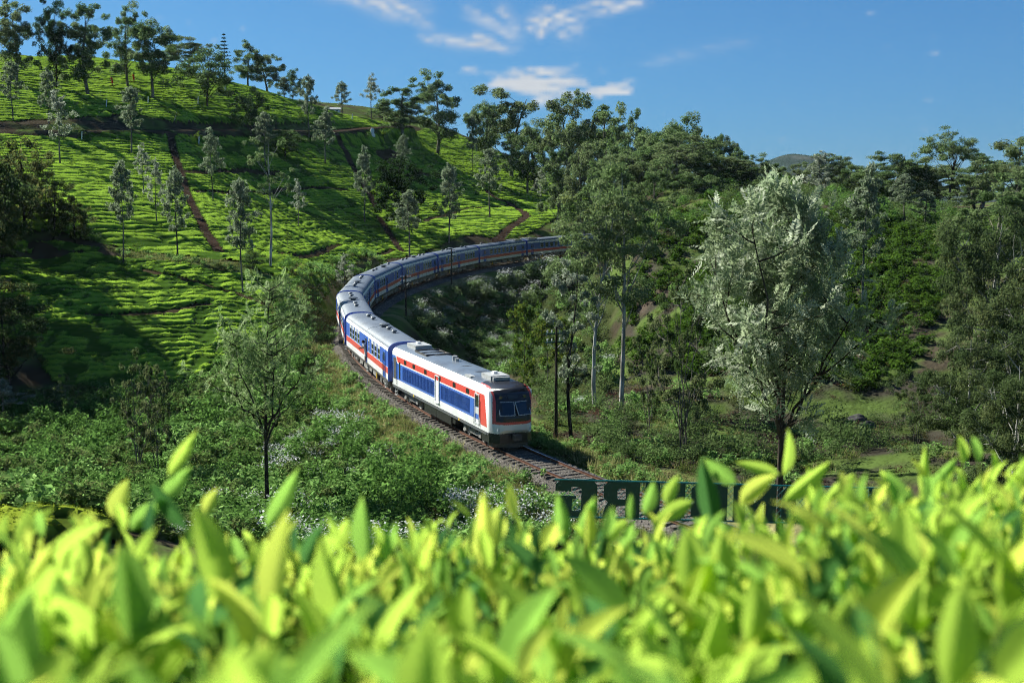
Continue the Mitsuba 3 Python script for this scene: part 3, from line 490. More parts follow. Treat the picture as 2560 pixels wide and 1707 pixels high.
near_x = np.arange(-112, 112.01, 0.75)
gx = np.concatenate([-112 - np.geomspace(1, 5200, 46)[::-1], near_x, 112 + np.geomspace(1, 5200, 46)])
near_y = np.arange(-14, 400.01, 0.8)
gy = np.concatenate([-14 - np.geomspace(1, 400, 14)[::-1], near_y, 400 + np.geomspace(1, 6200, 50)])
X, Y = np.meshgrid(gx, gy, indexing='ij')
Z = ground_z(X, Y)
_far = np.maximum.reduce([(np.abs(X) - 175) / 110, (Y - 430) / 120, (-12 - Y) / 40])
_f = smooth01(0, 1, _far)
Z = Z * (1 - _f) + _f * (-25 + 14 * (meshkit.fbm(np.stack([X / 420, Y / 420, X * 0], -1), 3, 4) - 0.5))


def region_colour(x, y):
    p = np.stack([x, y, x * 0], -1)
    n1, n2 = meshkit.fbm(p / 3.5, 4, 11)[..., None], meshkit.fbm(p / 0.9, 2, 17)[..., None]
    soil = np.array([0.062, 0.05, 0.034]) * (0.6 + 0.8 * n2)
    red = np.array([0.085, 0.062, 0.048]) * (0.6 + 0.8 * n2)
    grass = np.array([0.085, 0.125, 0.032]) * (0.55 + 0.9 * n2)
    straw = np.array([0.21, 0.18, 0.085]) * (0.6 + 0.8 * n2)
    bracken = np.array([0.045, 0.040, 0.030]) * (0.5 + n2)
    c = soil + (grass - soil) * smooth01(0.42, 0.6, n1)
    m = inside(BUSHES, x, y)[..., None]
    c = np.where(m, bracken * 1.1 + (grass * .8 - bracken) * smooth01(0.50, 0.42, n1) + (red - bracken) * smooth01(0.60, 0.72, n1), c)
    m = inside(SCRUB, x, y)[..., None]
    c = np.where(m, bracken + (grass * 0.8 - bracken) * smooth01(0.48, 0.62, n1), c)
    c = np.where(inside(VERGE, x, y)[..., None], straw + (grass - straw) * smooth01(0.45, 0.65, n1), c)
    c = np.where(inside(MOWN_GRASS, x, y)[..., None], np.array([0.075, 0.12, 0.04]) * (0.7 + 0.6 * n2), c)
    c = np.where(inside(STRIP, x, y)[..., None], np.array([0.06, 0.085, 0.03]) * (0.6 + 0.8 * n2), c)
    c = np.where(inside(WEEDS + HOLLOW, x, y)[..., None], np.array([0.04, 0.05, 0.018]) * (0.5 + n2), c)
    tea = inside(TEA_SLOPE + TEA_HILL + TEA_BOWL + TEA_NEAR + TEA_BACK, x, y)[..., None]
    c = np.where(tea, np.array([0.05, 0.038, 0.022]) * (0.6 + 0.8 * n2), c)
    path = line_dist(EARTH_PATHS, x, y)[..., None]
    c = np.where(path < 0.45, np.array([0.045, 0.03, 0.022]) * (0.3 + 1.4 * n2), c)
    rd = _road_tree.query(np.stack([x, y], -1).reshape(-1, 2))[0].reshape(x.shape)[..., None]
    c = np.where(rd < 2.1, np.array([0.05, 0.034, 0.027]) * (0.5 + n2), c)
    d, s = rail_dist(x, y)
    d, s = d[..., None], s[..., None]
    verge = grass * 1.15 + (straw - grass) * smooth01(0.45, 0.6, n1)
    c = np.where((d < 7) & (s < 250), verge + (c - verge) * smooth01(4.5, 6.5, d), c)
    return np.clip(c, 0.004, 0.8)


nx, ny = X.shape
ii, jj = np.meshgrid(np.arange(nx - 1), np.arange(ny - 1), indexing='ij')
q = np.stack([ii * ny + jj, (ii + 1) * ny + jj, (ii + 1) * ny + jj + 1, ii * ny + jj + 1], -1).reshape(-1, 4)
put('ground', (np.stack([X, Y, Z], -1).reshape(-1, 3), np.vstack([q[:, [0, 1, 2]], q[:, [0, 2, 3]]])), 'mat_soil', True, color=region_colour(X, Y).reshape(-1, 3))
tag('ground', kind='structure')

mx, my = np.meshgrid(np.linspace(-900, 2600, 240), np.linspace(2500, 4300, 90), indexing='ij')
mp = np.stack([mx, my, mx * 0], -1)
rid = 1 - np.abs(meshkit.fbm(mp / [520, 420, 1], 5, 71) * 2 - 1)
crest = 96 * np.exp(-((mx - 690) / 170) ** 2) + 30 * np.exp(-((mx - 1000) / 200) ** 2) + 40 * np.exp(-((mx - 300) / 300) ** 2)
prof = smooth01(2560, 3050, my) * (1 - 0.7 * smooth01(3150, 4200, my))
mz = -32 + prof * (crest + 34) * (0.74 + 0.42 * rid) + (meshkit.fbm(mp / 60.0, 3, 5) - 0.5) * 10 * prof
mk = np.arange(240 * 90).reshape(240, 90)
mq = np.stack([mk[:-1, :-1], mk[1:, :-1], mk[1:, 1:], mk[:-1, 1:]], -1).reshape(-1, 4)
scene['mat_far_hill'] = {'type': 'twosided', 'b': {'type': 'diffuse', 'reflectance': mikit.proc(lambda p, n, uv: mikit.mix((0.018, 0.032, 0.024), (0.06, 0.065, 0.055), mikit.smoothstep(0.5, 0.75, mikit.fbm(p.x / 40, p.y / 40, p.z / 14, 4))))}}
put('mountains', (np.stack([mx, my, mz], -1).reshape(-1, 3), np.vstack([mq[:, [0, 1, 2]], mq[:, [0, 2, 3]]])), 'mat_far_hill', True)
tag('mountains', kind='structure')


# ------------------------------------------------------------------ tea fields: clipped rows along the contours, and the flush of leaves on them
def tea_field(key, polys, step, label, seed, tuft, height=0.30, row=0.46, dens=14.0, bumps=1.0):
    P = [shapely.Polygon(p).buffer(0) for p in polys]
    x0, y0, x1, y1 = shapely.union_all(P).bounds
    x0, x1 = max(x0, -108), min(x1, 108)
    xs, ys = np.arange(x0 - 1, x1 + 1, step), np.arange(y0 - 1, y1 + 1, step)
    X, Y = np.meshgrid(xs, ys, indexing='ij')
    g = ground_z(X, Y)
    gl = _land.ev(X.ravel(), Y.ravel()).reshape(X.shape)
    p3 = np.stack([X, Y, X * 0], -1)
    warp = meshkit.fbm(p3 / 14.0, 2, seed) * 1.6 + meshkit.fbm(p3 / 2.2, 3, seed + 1) * 0.5
    ph = gl / row + warp
    fr = ph - np.floor(ph)
    rown = np.floor(ph)
    wide = 0.07 + 0.20 * ((rown * 0.6180339) % 1.0 > 0.80) + 0.05 * meshkit.noise(p3 / 1.3, seed + 3)
    top = smooth01(0, 1, np.minimum(fr, 1 - fr) / wide * 0.5)
    bush = (meshkit.noise(p3 / 0.8, seed + 4) * 0.10 + meshkit.noise(p3 / 0.3, seed + 6) * 0.05) * bumps
    holes = smooth01(0.30, 0.40, meshkit.fbm(p3 / 1.7, 2, seed + 7)) * (1 - 0.55 * smooth01(.60, .72, meshkit.noise(p3 / [0.9, 1.6, 1], seed + 8)) * (bumps > 1))
    edge = np.minimum(line_dist(EARTH_PATHS, X, Y), line_dist(DRAINS, X, Y))
    rd, _ = rail_dist(X, Y)
    edge = np.minimum(edge, rd - 4.0)
    edge = np.minimum(edge, _road_tree.query(np.stack([X, Y], -1).reshape(-1, 2))[0].reshape(X.shape) - 2.2)
    bnd = np.full(X.shape, -9.0)
    pts = shapely.points(X, Y)
    for pg in P:
        shapely.prepare(pg)
        d = shapely.distance(pg.exterior, pts)
        bnd = np.maximum(bnd, np.where(shapely.contains(pg, pts), d, -d))
    edge = np.minimum(edge, bnd + 0.5 * (meshkit.noise(p3 / 1.1, seed + 9) - 0.5))
    rim = smooth01(0.0, 0.35, edge)
    h = height * rim * (0.22 + 0.78 * top * (0.35 + 0.65 * holes)) + (bush - 0.12) * rim
    ok = (edge > -0.05) & (np.hypot(*np.gradient(gl, step)) < 0.80)
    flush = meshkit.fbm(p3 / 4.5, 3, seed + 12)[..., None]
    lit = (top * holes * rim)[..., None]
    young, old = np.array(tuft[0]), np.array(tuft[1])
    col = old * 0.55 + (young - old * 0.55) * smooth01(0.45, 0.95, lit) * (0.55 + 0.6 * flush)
    n0, n1 = X.shape
    k = np.arange(n0 * n1).reshape(n0, n1)
    f = np.stack([k[:-1, :-1], k[1:, :-1], k[1:, 1:], k[:-1, 1:]], -1).reshape(-1, 4)
    f = f[ok.ravel()[f].all(1)]
    used = np.unique(f)
    re = np.full(n0 * n1, -1)
    re[used] = np.arange(len(used))
    V = np.stack([X, Y, g + h], -1).reshape(-1, 3)[used]
    f = re[f]
    put(key, (V, np.vstack([f[:, [0, 1, 2]], f[:, [0, 2, 3]]])), 'mat_tea_top', True, color=np.clip(col.reshape(-1, 3)[used], 0.004, 1))
    tag(key, label, 'tea field', kind='stuff')
    # flush: small upright blades on the tops of the rows
    rng = np.random.default_rng(seed)
    cand = np.flatnonzero(((lit[..., 0] > 0.5) & ok).ravel())
    n = min(int(len(cand) * step * step * dens), 110000)
    c = rng.choice(cand, n)
    at = np.stack([X.ravel()[c], Y.ravel()[c], (g + h).ravel()[c]], -1) + np.column_stack([rng.uniform(-.5, .5, (n, 2)) * step, rng.uniform(0.0, 0.06, n)])
    nrm = unit(rng.normal(size=(n, 3)) * 0.55 + [0, -0.1, 1.0])
    ax = unit(rng.normal(size=(n, 3)) + [0, 0, 0.3])
    v, ff = blades(at, nrm, ax, rng.uniform(0.10, 0.22, n), rng.uniform(0.07, 0.12, n))
    cc = young + (old - young) * rng.uniform(0, 0.75, (n, 1)) ** 1.5
    cc = cc * rng.uniform(0.75, 1.3, (n, 1)) * (0.75 + 0.5 * flush.reshape(-1, 1)[c])
    put(key + '__flush', (v, ff), 'mat_leaf', color=np.clip(np.repeat(cc, 4, 0), 0, 1))
    tag(key + '__flush', kind='stuff')


TEA = ((0.245, 0.38, 0.04), (0.085, 0.17, 0.025))
tea_field('tea_slope', TEA_SLOPE, 0.40, 'bright green clipped tea rows covering the slope above the train', 101, TEA)
tea_field('tea_hill', TEA_HILL, 0.46, 'tea rows on the upper hill above the earth road', 131, TEA)
tea_field('tea_bowl', TEA_BOWL, 0.22, 'tea rows in the hollow field at left, half in tree shade', 161, TEA, .36, .33, 18, 1.5)
tea_field('tea_near_patch', TEA_NEAR, 0.16, 'small patch of yellow-green tea at the lower left before the weeds', 191, ((0.24, 0.30, 0.03), (0.09, 0.13, 0.02)), 0.6, 0.5, 30)
tea_field('tea_back_patch', TEA_BACK, 0.5, 'dark tea patch behind the bushy slope at right', 211, ((0.10, 0.17, 0.02), (0.05, 0.09, 0.014)))

# the valley air, from below the ground to above the mountains
scene['haze'] = {'type': 'cube', 'to_world': T().translate([0, 0, 5]).scale([7600, 7600, 150]), 'bsdf': {'type': 'null'}, 'interior': {'type': 'ref', 'id': 'air'}}
tag('haze', kind='stuff')


# ------------------------------------------------------------------ trees: tapered trunk and limbs, crown of leaf clumps
def limb(p, q, r0, r1, rng, sag=0.08, n=5):
    p, q = np.asarray(p, float), np.asarray(q, float)
    t = np.linspace(0, 1, n)[:, None]
    L = np.linalg.norm(q - p)
    pts = p + (q - p) * t
    bow = np.array([rng.normal() * .5, rng.normal() * .5, -1.0 if sag > 0 else 1.0]) * abs(sag) * L
    pts = pts + bow * (t * (1 - t) * 2) + rng.normal(size=(n, 3)) * 0.025 * L * np.sin(t * np.pi)
    return pts, np.linspace(r0, r1, n)


def clump_leaves(rng, C, R, count, size, palette, flat=0.8, droop=0.0, slim=0.5, up=0.35, blobs=5, spread=0.62):
    """count leaves shared among clumps by the square of their radius; each clump is a few uneven blobs."""
    C, R, palette = np.asarray(C, float), np.asarray(R, float), np.asarray(palette, float)
    B = C[:, None] + unit(rng.normal(size=(len(C), blobs, 3))) * (R[:, None, None] * spread) * rng.uniform(.3, 1, (len(C), blobs, 1)) * [1, 1, flat]
    S = R[:, None] * rng.uniform(0.38, 0.68, (len(C), blobs))
    B, S = B.reshape(-1, 3), S.ravel()
    w = S ** 2
    k = rng.choice(len(B), count, p=w / w.sum())
    dirs = unit(rng.normal(size=(count, 3)))
    at = B[k] + dirs * (S[k] * rng.uniform(0.25, 1, count) ** 0.5)[:, None] * [1, 1, flat]
    nrm = unit(dirs * 0.6 + rng.normal(size=(count, 3)) * 0.75 + [0, 0, up])
    ax = unit(rng.normal(size=(count, 3)) + dirs * 0.5 + [0, 0, -droop])
    L = size * rng.uniform(0.6, 1.35, count)
    v, f = blades(at, nrm, ax, L, L * slim)
    tone = rng.random(len(C))[k // blobs]
    i = np.clip((tone * 0.6 + rng.random(count) * 0.4) * len(palette), 0, len(palette) - 1).astype(int)
    c = palette[i] * rng.uniform(0.75, 1.3, (count, 1))
    return v, f, np.repeat(np.clip(c, 0.003, 1), 4, 0)


def conical(rng, H, W, count, size, palette, base=0.3, sparse=1.0, trunk=0.011, rise=0.45, slim=0.42, droop=0.1, shape=None):
    limbs, C, R = [], [], []
    lean = rng.normal(size=2) * 0.02 * H
    tz = np.linspace(0, 1, 9)
    axis = np.column_stack([lean[0] * tz ** 2 + 0.008 * H * np.sin(tz * 7 + rng.uniform(0, 6)), lean[1] * tz ** 2 + 0.008 * H * np.cos(tz * 6), tz * H * 0.97])
    axis[0, 2] = -0.6
    limbs.append((axis, trunk * H * (1.05 - tz * 0.95)))
    n = int(26 * sparse)
    for i in range(n):
        t = base + (0.98 - base) * (i + rng.uniform(0, 0.9)) / n
        p = np.array([np.interp(t, tz, axis[:, k]) for k in range(3)])
        u = (t - base) / (1 - base)
        prof = shape(u) if shape else (min(1, 0.55 + u * 2.2) * (1 - u) ** 0.8 + 0.06)
        L = W / 2 * prof * rng.uniform(0.6, 1.22)
        a = i * 2.4 + rng.uniform(-.5, .5)
        q = p + np.array([math.cos(a), math.sin(a), rise * rng.uniform(0.4, 1.4)]) * L
        limbs.append(limb(p, q, trunk * H * 0.35 * (1.1 - t), 0.008, rng, 0.06, 4))
        for s in ((0.5, 0.8, 1.04) if L > 0.12 * W else (0.9,)):
            C.append(p + (q - p) * s + rng.normal(size=3) * 0.04 * W)
            R.append(W * rng.uniform(0.075, 0.135) * (1.15 if s < 1 else 0.9))
    C.append(axis[-1])
    R.append(W * .07)
    return limbs, clump_leaves(rng, C, R, count, size, palette, 1.0, droop, slim)


def broad(rng, H, W, count, size, palette, zc=0.64, zh=0.34, fork=0.35, n=20, trunk=0.016, clump=(0.12, 0.2), flat=0.75, droop=0.25, slim=0.42, dome=0.0, lean=0.05, stems=1, lobes=7, loose=0.13, up=0.6):
    """Trunk, main limbs out to a few uneven lobes, twigs to the leaf clumps of each lobe."""
    limbs, C, R = [], [], []
    tz = np.linspace(0, 1, 8)
    for k in range(stems):
        off = rng.normal(size=2) * 0.03 * W * (stems > 1)
        ln = rng.normal(size=2) * (lean if stems == 1 else 0.22) * W
        ax = np.column_stack([off[0] + ln[0] * tz ** 1.4 + rng.normal() * 0.015 * H * np.sin(tz * 5), off[1] + ln[1] * tz ** 1.4 + 0.015 * H * np.sin(tz * 4 + k), tz * H * rng.uniform(0.82, 0.9)])
        ax[0, 2] = -0.7
        limbs.append((ax, trunk * H * (1.1 - tz * 0.95) / math.sqrt(stems)))
    axes = [l[0] for l in limbs]
    hub, tries = [], 0
    while len(hub) < lobes and tries < 3000:
        tries += 1
        d = unit(rng.normal(size=3))
        if d[2] < dome and dome:
            continue
        r = rng.uniform(0.3, 1.0) ** 0.5
        c = np.array([d[0] * W * 0.36 * r, d[1] * W * 0.36 * r, H * zc + d[2] * H * zh * 0.82 * r])
        if any(np.linalg.norm((c - e) * [1, 1, .8]) < W * 0.26 for e in hub) and tries < 2500:
            continue
        hub.append(c)
    per = max(2, n // max(1, len(hub)))
    for c in hub:
        ax = axes[int(rng.integers(stems))]
        hd = math.hypot(c[0], c[1])
        z0 = np.clip(c[2] - hd * rng.uniform(0.6, 1.2) - 0.08 * H, fork * H * rng.uniform(0.8, 1.1), 0.86 * H)
        p = np.array([np.interp(z0, ax[:, 2], ax[:, k]) for k in range(3)])
        limbs.append(limb(p, c, trunk * H * 0.45 * (1.1 - z0 / H), 0.015, rng, -0.12, 5))
        for _ in range(per + int(rng.integers(0, 3))):
            e = c + rng.normal(size=3) * [loose * W, loose * W, loose * W * .75]
            e[2] = min(e[2], H * 1.0)
            limbs.append(limb(c + (p - c) * rng.uniform(0, .35), e, 0.028, 0.008, rng, 0.05, 3))
            C.append(e)
            R.append(W * rng.uniform(*clump))
    return limbs, clump_leaves(rng, C, R, count, size, palette, flat, droop, slim, up)


def araucaria(rng, H, W, count, size, palette):
    limbs, C, R = [(np.array([[0, 0, -.5], [0, 0, H * .5], [0.05, 0, H]]), np.array([.2, .13, .03]))], [], []
    for i, t in enumerate(np.linspace(0.3, 0.97, 10)):
        for k in range(6):
            a = k * math.pi / 3 + i
            L = W / 2 * (1.08 - t) / 0.78 * rng.uniform(.8, 1.1)
            q = np.array([math.cos(a) * L, math.sin(a) * L, t * H + 0.10 * L])
            limbs.append(limb([0, 0, t * H], q, .05, .02, rng, 0.05, 4))
            for s in (0.4, 0.65, 0.9):
                C.append([q[0] * s, q[1] * s, t * H + .1 * L * s])
                R.append(.22)
    return limbs, clump_leaves(rng, C, R, count, size, palette, .5, 0, .5)


def tree_parts(limbs, sides=6):
    return merge([tube(p, r, sides if r.max() > 0.05 else 4) for p, r in limbs])


def frond(rng, n_fronds, base, direction, length, leaflets, leaf, palette, sag=0.5, taper=True):
    """Feathery fronds: an arching midrib with rows of slim leaflets on both sides."""
    N = n_fronds
    d = unit(direction)
    s = unit(np.cross(d, rng.normal(size=(N, 3)) * 0.4 + [0, 0, 1]))
    up = np.cross(s, d)
    t = np.linspace(0.12, 1, leaflets)
    P = base[:, None] + d[:, None] * (t * 1.0)[None, :, None] * length[:, None, None] - np.array([0, 0, 1.0]) * (sag * length[:, None, None]) * (t ** 2)[None, :, None] * 0.5
    tang = unit(d[:, None] - np.array([0, 0, 1.0]) * sag * t[None, :, None])
    out = []
    ll = leaf * length[:, None] * (np.sin(np.clip(t * 0.9 + 0.12, 0, 1) * np.pi) * 0.75 + 0.3)[None]
    for sd in (-1, 1):
        ax = unit(s[:, None] * sd + tang * 0.55 + rng.normal(size=(N, leaflets, 3)) * 0.12)
        c = P + ax * ll[..., None] * 0.5
        nm = unit(up[:, None] + rng.normal(size=(N, leaflets, 3)) * 0.35 + s[:, None] * sd * 0.2)
        out.append(blades(c.reshape(-1, 3), nm.reshape(-1, 3), ax.reshape(-1, 3), ll.ravel(), (length[:, None] * np.ones_like(ll) * 0.75 / leaflets).ravel()))
    pal = np.asarray(palette, float)
    col = pal[rng.integers(len(pal), size=N)] * rng.uniform(0.8, 1.25, (N, 1))
    cc = np.repeat(np.repeat(col, leaflets, 0), 4, 0)
    return merge([(v, f, np.clip(cc, 0.003, 1)) for v, f in out])


def feathery(rng, H, W, n_fronds, length, leaflets, leaf, palette, fork=0.28, leaders=4, laterals=44, trunk=0.012, upright=0.5, sag=0.5, zlow=0.25):
    """Open-branched tree whose twigs carry long fronds."""
    limbs, tips, dirs = [], [], []
    tz = np.linspace(0, 1, 8)
    ax = np.column_stack([0.05 * H * (tz - .3) * tz, 0.02 * H * np.sin(tz * 3), tz * H * 0.95])
    ax[0, 2] = -1.0
    limbs.append((ax, trunk * H * (1.1 - tz)))
    leads = [ax]
    for k in range(leaders):
        a = k * 2 * math.pi / leaders + rng.uniform(-.4, .4)
        z0 = H * (fork + 0.1 * rng.random())
        p = np.array([np.interp(z0, ax[:, 2], ax[:, j]) for j in range(3)])
        q = p + np.array([math.cos(a) * W * 0.34, math.sin(a) * W * 0.34, H * rng.uniform(0.28, 0.55)])
        pts, r = limb(p, q, trunk * H * 0.5, 0.015, rng, 0.14, 8)
        limbs.append((pts, r))
        leads.append(pts)
    for i in range(laterals):
        L = leads[0] if rng.random() < 0.5 else leads[int(rng.integers(len(leads)))]
        t = rng.uniform(0.35, 1.0)
        p = np.array([np.interp(t, np.linspace(0, 1, len(L)), L[:, j]) for j in range(3)])
        if p[2] < zlow * H:
            continue
        a = i * 2.4
        u = p[2] / H
        reach = W * 0.5 * (0.2 + 0.8 * math.sin(np.clip((1.05 - u) * 1.35, 0, 1) * math.pi / 2)) * rng.uniform(0.45, 1.15)
        q = p + np.array([math.cos(a), math.sin(a), upright * rng.uniform(0.3, 1.5)]) * reach * 0.75
        pts, r = limb(p, q, 0.03, 0.008, rng, 0.06, 6)
        limbs.append((pts, r))
        for s in np.linspace(0.45, 1.05, 5):
            e = np.array([np.interp(s, np.linspace(0, 1, 6), pts[:, j]) for j in range(3)])
            tips.append(e)
            dirs.append(unit(q - p))
    for s in np.linspace(0.6, 1, 14):
        tips.append(np.array([np.interp(s, tz, ax[:, j]) for j in range(3)]))
        dirs.append(np.array([0, 0, 1.0]))
    tips, dirs = np.array(tips), np.array(dirs)
    k = rng.integers(len(tips), size=n_fronds)
    base = tips[k] + rng.normal(size=(n_fronds, 3)) * 0.012 * H
    d = unit(dirs[k] * 0.6 + rng.normal(size=(n_fronds, 3)) * 0.7 + [0, 0, 0.35])
    v, f, c = frond(rng, n_fronds, base, d, length * rng.uniform(0.6, 1.25, n_fronds), leaflets, leaf, palette, sag)
    k = H / np.quantile(v[:, 2], .9995)
    return [(p * [1, 1, k], r) for p, r in limbs], (v * [1, 1, k], f, c)


GREY = [(0.14, 0.19, 0.10), (0.185, 0.23, 0.14), (0.25, 0.29, 0.20), (0.11, 0.16, 0.08)]
SILVER = [(0.20, 0.24, 0.16), (0.28, 0.31, 0.23), (0.36, 0.385, 0.31)]
EUC = [(0.075, 0.13, 0.045), (0.105, 0.165, 0.06), (0.145, 0.205, 0.08), (0.19, 0.24, 0.115)]
PALE_EUC = [(0.10, 0.13, 0.055), (0.14, 0.17, 0.08), (0.18, 0.20, 0.10)]
DARK = [(0.018, 0.042, 0.012), (0.026, 0.055, 0.016), (0.034, 0.068, 0.02)]
OLIVE = [(0.05, 0.085, 0.026), (0.07, 0.105, 0.035), (0.12, 0.125, 0.04), (0.09, 0.125, 0.05)]
BRIGHT = [(0.12, 0.20, 0.03), (0.16, 0.24, 0.035), (0.10, 0.17, 0.03)]

# species: variants, size as modelled, bark, builder
SPECIES = {
    'silver_oak': (5, 12, 5.0, 'mat_bark_grey', lambda r: conical(r, 12, 5.0, 5600, 0.31, GREY, base=r.uniform(.22, .42))),
    'pale_oak': (3, 12, 5.0, 'mat_bark_grey', lambda r: conical(r, 12, 5.0, 3000, 0.32, SILVER, base=r.uniform(.25, .4), sparse=.8)),
    'eucalyptus': (6, 16, 9.0, 'mat_bark_grey', lambda r: broad(r, 16, 9.0, 17000, 0.34, EUC if r.random() < .6 else EUC[1:] + PALE_EUC[:2], n=int(r.integers(54, 80)), zc=.54, zh=.44, fork=.12, lean=.10, clump=(.085, .15), lobes=int(r.integers(8, 13)), flat=.9)),
    'round_tree': (3, 8, 7.0, 'mat_bark_dark', lambda r: broad(r, 8, 7.0, 9000, 0.26, OLIVE[:2] + EUC[:3], n=60, zc=.55, zh=.44, fork=.1, clump=(.09, .15), lobes=11)),
    'dark_tree': (2, 14, 9.5, 'mat_bark_dark', lambda r: broad(r, 14, 9.5, 16000, 0.36, DARK, n=90, zc=.52, zh=.46, fork=.1, clump=(.085, .14), lobes=14)),
    'olive_tree': (3, 11, 8.0, 'mat_bark_dark', lambda r: broad(r, 11, 8.0, 11000, 0.28, OLIVE, n=64, zc=.55, zh=.43, fork=.12, clump=(.085, .14), lobes=11)),
    'araucaria': (1, 12, 4.5, 'mat_bark_dark', lambda r: araucaria(r, 12, 4.5, 2600, 0.3, DARK)),
    'sapling': (3, 4, 3.0, 'mat_bark_grey', lambda r: broad(r, 4, 3.0, 900, 0.22, BRIGHT, n=14, zc=.68, zh=.32, fork=.4, trunk=.014, clump=(.1, .16), lobes=5)),
    'gum': (2, 22, 9.0, 'mat_bark_white', lambda r: broad(r, 22, 9.0, 13000, 0.28, EUC[1:] + [(0.13, 0.16, 0.05)], n=64, zc=.66, zh=.34, fork=.36, trunk=.0095, clump=(.09, .16), flat=.55, lean=.09, lobes=13, loose=.10)),
    'bare_gum': (1, 22, 9.0, 'mat_bark_white', lambda r: broad(r, 22, 9.0, 3600, 0.30, EUC[1:], n=34, zc=.70, zh=.31, fork=.4, trunk=.0095, clump=(.05, .09), lean=.06, lobes=9, loose=.07)),
    'wispy_gum': (1, 16, 5.0, 'mat_bark_dark', lambda r: broad(r, 16, 5.0, 6500, 0.26, SILVER + GREY, n=40, zc=.60, zh=.40, fork=.25, trunk=.012, clump=(.08, .14), lobes=10, loose=.14)),
    'poplar': (3, 7, 3.0, 'mat_bark_grey', lambda r: conical(r, 7, 3.0, 4200, 0.17, [(0.06, 0.12, 0.02), (0.09, 0.155, 0.025), (0.15, 0.19, 0.03), (0.05, 0.095, 0.02)], base=.34, rise=.8, slim=.55, trunk=.009, shape=lambda u: math.sin(min(1, .16 + u * .95) * math.pi) ** .7 + .05)),
    'open_tree': (3, 8, 6.0, 'mat_bark_grey', lambda r: broad(r, 8, 6.0, 8500, 0.18, OLIVE[:2] + [(0.12, 0.15, 0.06), (0.15, 0.17, 0.08)], n=60, zc=.58, zh=.43, fork=.1, trunk=.012, clump=(.05, .09), stems=4, lobes=13, loose=.12)),
    'umbrella_tree': (1, 16, 13.0, 'mat_bark_dark', lambda r: broad(r, 16, 13.0, 8500, 0.38, EUC[1:], n=80, zc=.68, zh=.32, fork=.3, clump=(.06, .11), flat=.6, dome=-.15, lobes=14, loose=.10)),
    'drooping_gum': (3, 12, 8.0, 'mat_bark_white', lambda r: broad(r, 12, 8.0, 34000, 0.26, [(0.05, 0.08, 0.03), (0.075, 0.11, 0.04), (0.10, 0.135, 0.055), (0.13, 0.155, 0.06)], n=110, zc=.52, zh=.48, fork=.1, trunk=.012, clump=(.08, .13), droop=1.0, slim=.28, flat=.8, lobes=16, loose=.12)),
    'wattle': (1, 13, 8.5, 'mat_bark_dark', lambda r: feathery(r, 13, 8.5, 2700, 0.84, 10, 0.26, [(0.23, 0.285, 0.17), (0.30, 0.35, 0.21), (0.16, 0.22, 0.11), (0.39, 0.425, 0.31), (0.25, 0.305, 0.165)], fork=.36, leaders=5, laterals=84, trunk=.0125, upright=.8, sag=.45, zlow=.42)),
    'feathery_tree': (1, 11, 7.5, 'mat_bark_dark', lambda r: feathery(r, 11, 7.5, 1600, 0.62, 10, 0.24, [(0.17, 0.26, 0.09), (0.23, 0.31, 0.13), (0.30, 0.37, 0.19), (0.14, 0.22, 0.07)], fork=.30, leaders=5, laterals=80, trunk=.0125, upright=.55, sag=.5, zlow=.24)),
}
for sp, (nvar, h, w, bark, make) in SPECIES.items():
    for k in range(nvar):
        rng = np.random.default_rng(1000 + 37 * k + sum(map(ord, sp)))
        limbs, (v, f, c) = make(rng)
        scene[f'group_{sp}_{k}'] = {'type': 'shapegroup', 'trunk': mikit.ply(tree_parts(limbs), bark, True), 'crown': mikit.ply((v, f), 'mat_leaf', color=c)}
NAME = {'silver_oak': 'silver_oak', 'pale_oak': 'silver_oak', 'eucalyptus': 'eucalyptus_tree', 'round_tree': 'round_tree', 'dark_tree': 'dark_tree', 'olive_tree': 'olive_tree', 'araucaria': 'conifer', 'sapling': 'shade_tree',
        'gum': 'gum_tree', 'bare_gum': 'gum_tree', 'wispy_gum': 'gum_tree', 'poplar': 'young_tree', 'open_tree': 'open_tree', 'umbrella_tree': 'umbrella_tree', 'drooping_gum': 'gum_tree', 'wattle': 'wattle_tree', 'feathery_tree': 'feathery_tree'}
_count = {}
WIDER = {'round_tree': 1.15, 'wattle': 1.2, 'eucalyptus': 1.38, 'gum': 1.15, 'olive_tree': 1.2, 'drooping_gum': 1.15, 'dark_tree': 1.05}
rng = np.random.default_rng(5)
for sp, x, y, h, w, label in TREES:
    nvar, H0, W0 = SPECIES[sp][:3]
    k = _count.get(sp, 0)
    _count[sp] = k + 1
    key = numbered(NAME[sp])
    turn = rng.uniform(0, 360) if nvar > 1 else 20
    inst(key, f'group_{sp}_{k % nvar}', T().translate([x, y, float(ground_z(x, y)) - 0.15]).rotate([0, 0, 1], turn).scale([w / W0 * WIDER.get(sp, 1), w / W0 * WIDER.get(sp, 1), h / H0]))
    tag(key, label, 'tree')
# trees standing left of the view, whose shade falls across the lower field
for x, y, h, w in SHADE_TREES:
    key = numbered('olive_tree')
    inst(key, f'group_olive_tree_{int(x) % 3}', T().translate([x, y, float(ground_z(x, y)) - 0.15]).rotate([0, 0, 1], x * 37).scale([w / 8, w / 8, h / 11]))
    tag(key, 'tree outside the left edge of the view that shades the lower field', 'tree', 'trees outside the view on the left')


